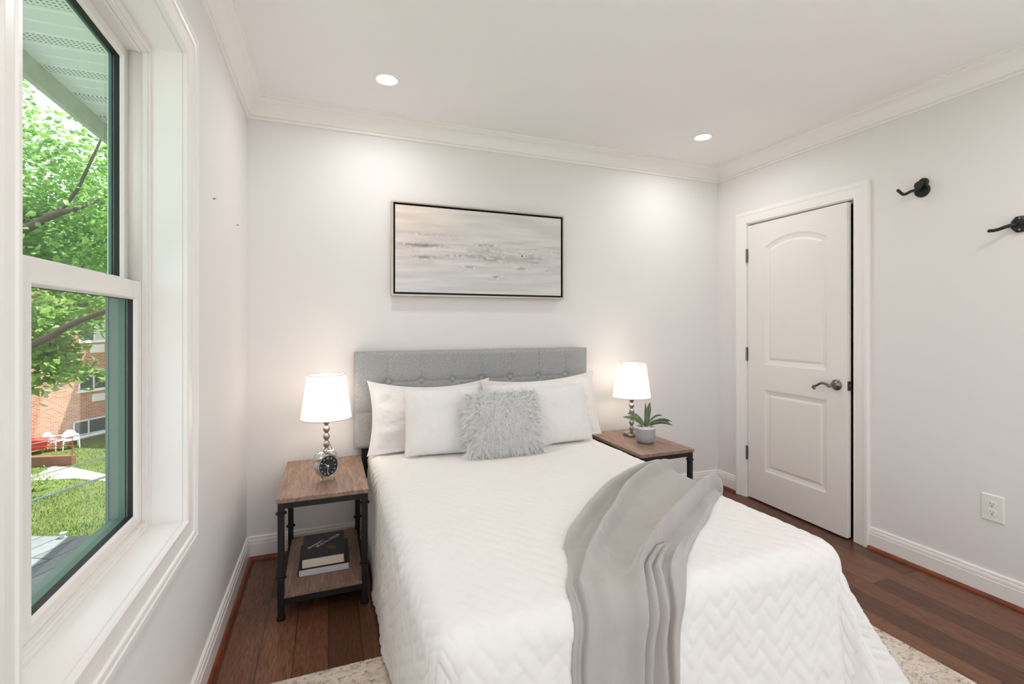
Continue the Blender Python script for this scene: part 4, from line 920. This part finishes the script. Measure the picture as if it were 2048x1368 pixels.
x = NT('grass_blade'); nz = x.noise(x.tex(), 1.3, 5, .7); x.set(color=x.ramp(nz, [(.3, lin((80, 100, 50))), (.5, lin((106, 122, 66))), (.72, lin((142, 146, 98)))]), rough=.7, spec=.2)
g = MB().add(vs, fs).build('grass', x.m); tag(g, 'tufts of mown grass across the back yard lawn', 'grass', kind='stuff')
# porch roof, vent stub, wires
def porch_mat():
    x = NT('grey_roof_boards'); v = x.tex((1, 1, 1), (0, 0, -math.atan2(FE.y, FE.x))); w = x.n('ShaderNodeTexBrick'); x.l(v, w.inputs['Vector'])
    w.inputs['Scale'].default_value = 1; w.inputs['Brick Width'].default_value = 3.0; w.inputs['Row Height'].default_value = .24; w.inputs['Mortar Size'].default_value = .012
    w.inputs['Color1'].default_value = lin((112, 120, 122))+(1,); w.inputs['Color2'].default_value = lin((134, 140, 140))+(1,); w.inputs['Mortar'].default_value = lin((80, 84, 86))+(1,)
    n = x.noise(x.tex((3, 12, 3)), 3, 5, .65); x.set(color=x.mix(x.ramp(n, [(.3, (1, 1, 1)), (.6, (0, 0, 0))]), w.outputs[0], x.mix(.4, w.outputs[0], lin((84, 90, 92)))), rough=.85); return x.m
pz = EYE-2.608; e0 = at(-160, 1072, 5.8); e1 = at(345, 1072, 5.8)
vs = []
for z in (pz-.14, pz): vs += [(e0.x, e0.y, z), (e1.x, e1.y, z), (-.64, e1.y-.2, z), (-.64, .2, z), (e0.x-.6, .2, z)]
o = MB().add(vs, [tuple(range(5)), tuple(range(5, 10))[::-1]]+[(k, (k+1) % 5, (k+1) % 5+5, k+5) for k in range(5)]).build('porch_roof', porch_mat()); tag(o, kind='structure')
q = at(126, 1072, 5.75)
vt = MB().box((q.x-.022, q.y-.022, pz), (q.x+.022, q.y+.022, pz+.052)).box((q.x-.03, q.y-.03, pz+.052), (q.x+.03, q.y+.03, pz+.066)).build('roof_vent', outdoor('galvanised', (196, 200, 198), .5), bevel=.003)
tag(vt, 'small pale vent stub at the far edge of the grey porch roof', 'vent')
wm = plain('grey_cable', (150, 160, 166), .5, spec=.4)
for (u0, v0, u1, v1, r, tw, lb) in ((64.5, 888, 211, 860, .0052, 0, 'uppermost overhead cable crossing the yard, level with the plastic chairs'), (64.5, 954.7, 210, 914, .0052, 0, 'middle overhead cable crossing in front of the concrete path'), (64.5, 1001.5, 210, 953.6, .0075, 1, 'lowest and thickest twisted overhead cable, over open lawn')):
    a = at(u0, v0, 5.0); c = at(u1, v1, 4.4); dv = c-a; pts = [a-dv*6+Vector((0, 0, 1.6)), a-dv*3+Vector((0, 0, .35)), a-dv*1, a, c, c+dv*.9]
    k = np.linspace(0, 5, 90); pp_ = np.array([list(p) for p in pts]); L = np.stack([np.interp(k, np.arange(6), pp_[:, i]) for i in range(3)], -1); b = MB()
    if tw:
        for ph in (0, 2*PI/3, 4*PI/3): b.tube([(p[0]+.007*math.cos(i*1.1+ph)*.6, p[1], p[2]+.007*math.sin(i*1.1+ph)) for i, p in enumerate(L)], .0058, 6)
    else: b.tube([tuple(p) for p in L], r, 6)
    tag(b.build('power_line', wm, smooth=True), lb, 'cable', 'overhead cables')
# ------------------------------------------------------------------ tree
bark = outdoor('grey_brown_bark', (92, 78, 68), .9, .3, 14)
x = NT('maple_leaf'); nz = x.noise(x.tex(), 2.2, 4, .7); nz2 = x.noise(x.tex(), 9, 2)
lc = x.ramp(x.mix(.5, nz, nz2), [(.36, lin((78, 114, 72))), (.5, lin((124, 160, 88))), (.64, lin((182, 204, 122)))])
x.set(color=lc, rough=.5, spec=.3); tr_ = x.n('ShaderNodeBsdfTranslucent'); x.l(x.mix(.3, lc, (.5, .8, .1)), tr_.inputs[0]); mx = x.n('ShaderNodeMixShader'); mx.inputs[0].default_value = .45
x.l(x.b.outputs[0], mx.inputs[1]); x.l(tr_.outputs[0], mx.inputs[2]); x.l(mx.outputs[0], x.t.nodes['Material Output'].inputs[0]); LEAF = x.m
def leaves(clumps, size):
    vs = []; fs = []
    for (c, r, n) in clumps:
        for _ in range(n):
            p = np.array(c)+rng.normal(0, r*.5, 3); s = size*random.uniform(.6, 1.25); a = rng.normal(0, 1, 3)*np.array([1, 1, .55]); a[2] -= .35; a /= np.linalg.norm(a)
            b = np.cross(a, rng.normal(0, .5, 3)+np.array([0, 0, 1])); b /= np.linalg.norm(b)+1e-9; nn = np.cross(a, b); n0 = len(vs)
            for (q, w, h) in ((0, 0, 0), (.3, .36, .10), (.55, .30, .08), (1, 0, -.08), (.55, -.30, .08), (.3, -.36, .10)): vs.append(tuple(p+a*q*s+b*w*s+nn*h*s))
            fs += [(n0, n0+1, n0+2, n0+3), (n0, n0+3, n0+4, n0+5)]
    return vs, fs
tb = at(-70, 648, 8.6); tree = thing('maple_tree', 'leafy green maple tree filling the view beyond the upper window pane', 'tree', (tb.x, tb.y, GZ0))
def limb(pts, r0, r1, name='branch'):
    P = [Vector(p)-tree.location for p in pts]; k = np.linspace(0, len(P)-1, 6*len(P)); A_ = np.array([list(p) for p in P]); L = np.stack([np.interp(k, np.arange(len(P)), A_[:, i]) for i in range(3)], -1)
    for _ in range(3): L[1:-1] = .25*L[:-2]+.5*L[1:-1]+.25*L[2:]
    MB().tube([tuple(p) for p in L], list(np.linspace(r0, r1, len(L))), 9).build(name, bark, tree, smooth=True)
limb([(tb.x, tb.y, GZ0), (tb.x+.05, tb.y, -1), (tb.x-.05, tb.y+.1, 2.2), (tb.x+.2, tb.y, 5)], .26, .12, 'trunk')
limb([(tb.x, tb.y, 1.6), at(20, 470, 7.4), at(70, 450, 6.8), at(105, 430, 6.7), at(150, 418, 6.8), at(200, 400, 7.6)], .08, .022)
limb([(tb.x, tb.y, 2.2), at(40, 445, 8), at(85, 428, 7.7), at(120, 420, 7.6)], .07, .03)
limb([at(105, 430, 6.7), at(130, 412, 6.9), at(158, 375, 6.9), at(178, 330, 6.9), at(200, 285, 7.0), at(214, 240, 7.1)], .03, .012)
limb([(tb.x, tb.y, .6), at(0, 726, 6.6), at(62, 690, 5.7), at(105, 671, 5.5), at(130, 655, 5.5), at(160, 641, 5.4), at(212, 622, 5.3), at(300, 590, 5.3)], .048, .024)
limb([at(150, 418, 7.9), at(165, 480, 7.8), at(205, 520, 7.6)], .018, .008)
limb([at(105, 672, 6.4), at(90, 720, 6.3), at(110, 770, 6.2)], .014, .006)
cl = []
R2 = random.Random(11)
def cluster(n, u0, u1, v0, v1, d0, d1, r, k):
    for _ in range(n): cl.append((list(at(R2.uniform(u0, u1), R2.uniform(v0, v1), R2.uniform(d0, d1))-tree.location), r*R2.uniform(.7, 1.3), k))
cluster(36, -220, 330, 150, 330, 7, 10.5, .50, 100); cluster(46, -220, 330, 320, 450, 7, 10.5, .5, 130); cluster(110, -220, 330, 430, 590, 7, 11, .5, 150)
cluster(18, 45, 165, 590, 700, 6.0, 7.4, .30, 90); cluster(10, 55, 140, 690, 765, 6.0, 7.2, .24, 70); cluster(6, 150, 205, 570, 650, 6.2, 7.2, .26, 36); cluster(4, 150, 205, 738, 760, 6.2, 6.8, .13, 26)
cluster(18, -260, 30, 590, 800, 6.0, 8.0, .4, 60)
vs, fs = leaves(cl, .108); fo = MB().add(vs, fs).build('foliage', LEAF, tree); fo['kind'] = 'stuff'
p = ground_pt(62, 985); sb_ = thing('shrub', 'bright green shrub at the lower left of the yard beside the path', 'shrub', (p.x, p.y, GZ0))
vs, fs = leaves([((-.3+.24*i, .1*i, .35+.1*(i % 2)), .36, 40) for i in range(4)], .11); MB().add(vs, fs).build('foliage', LEAF, sb_)['kind'] = 'stuff'
for i in range(4): MB().tube([(0, 0, 0), (-.3+.24*i, .1*i, .45)], .012, 6).build('stem', bark, sb_)
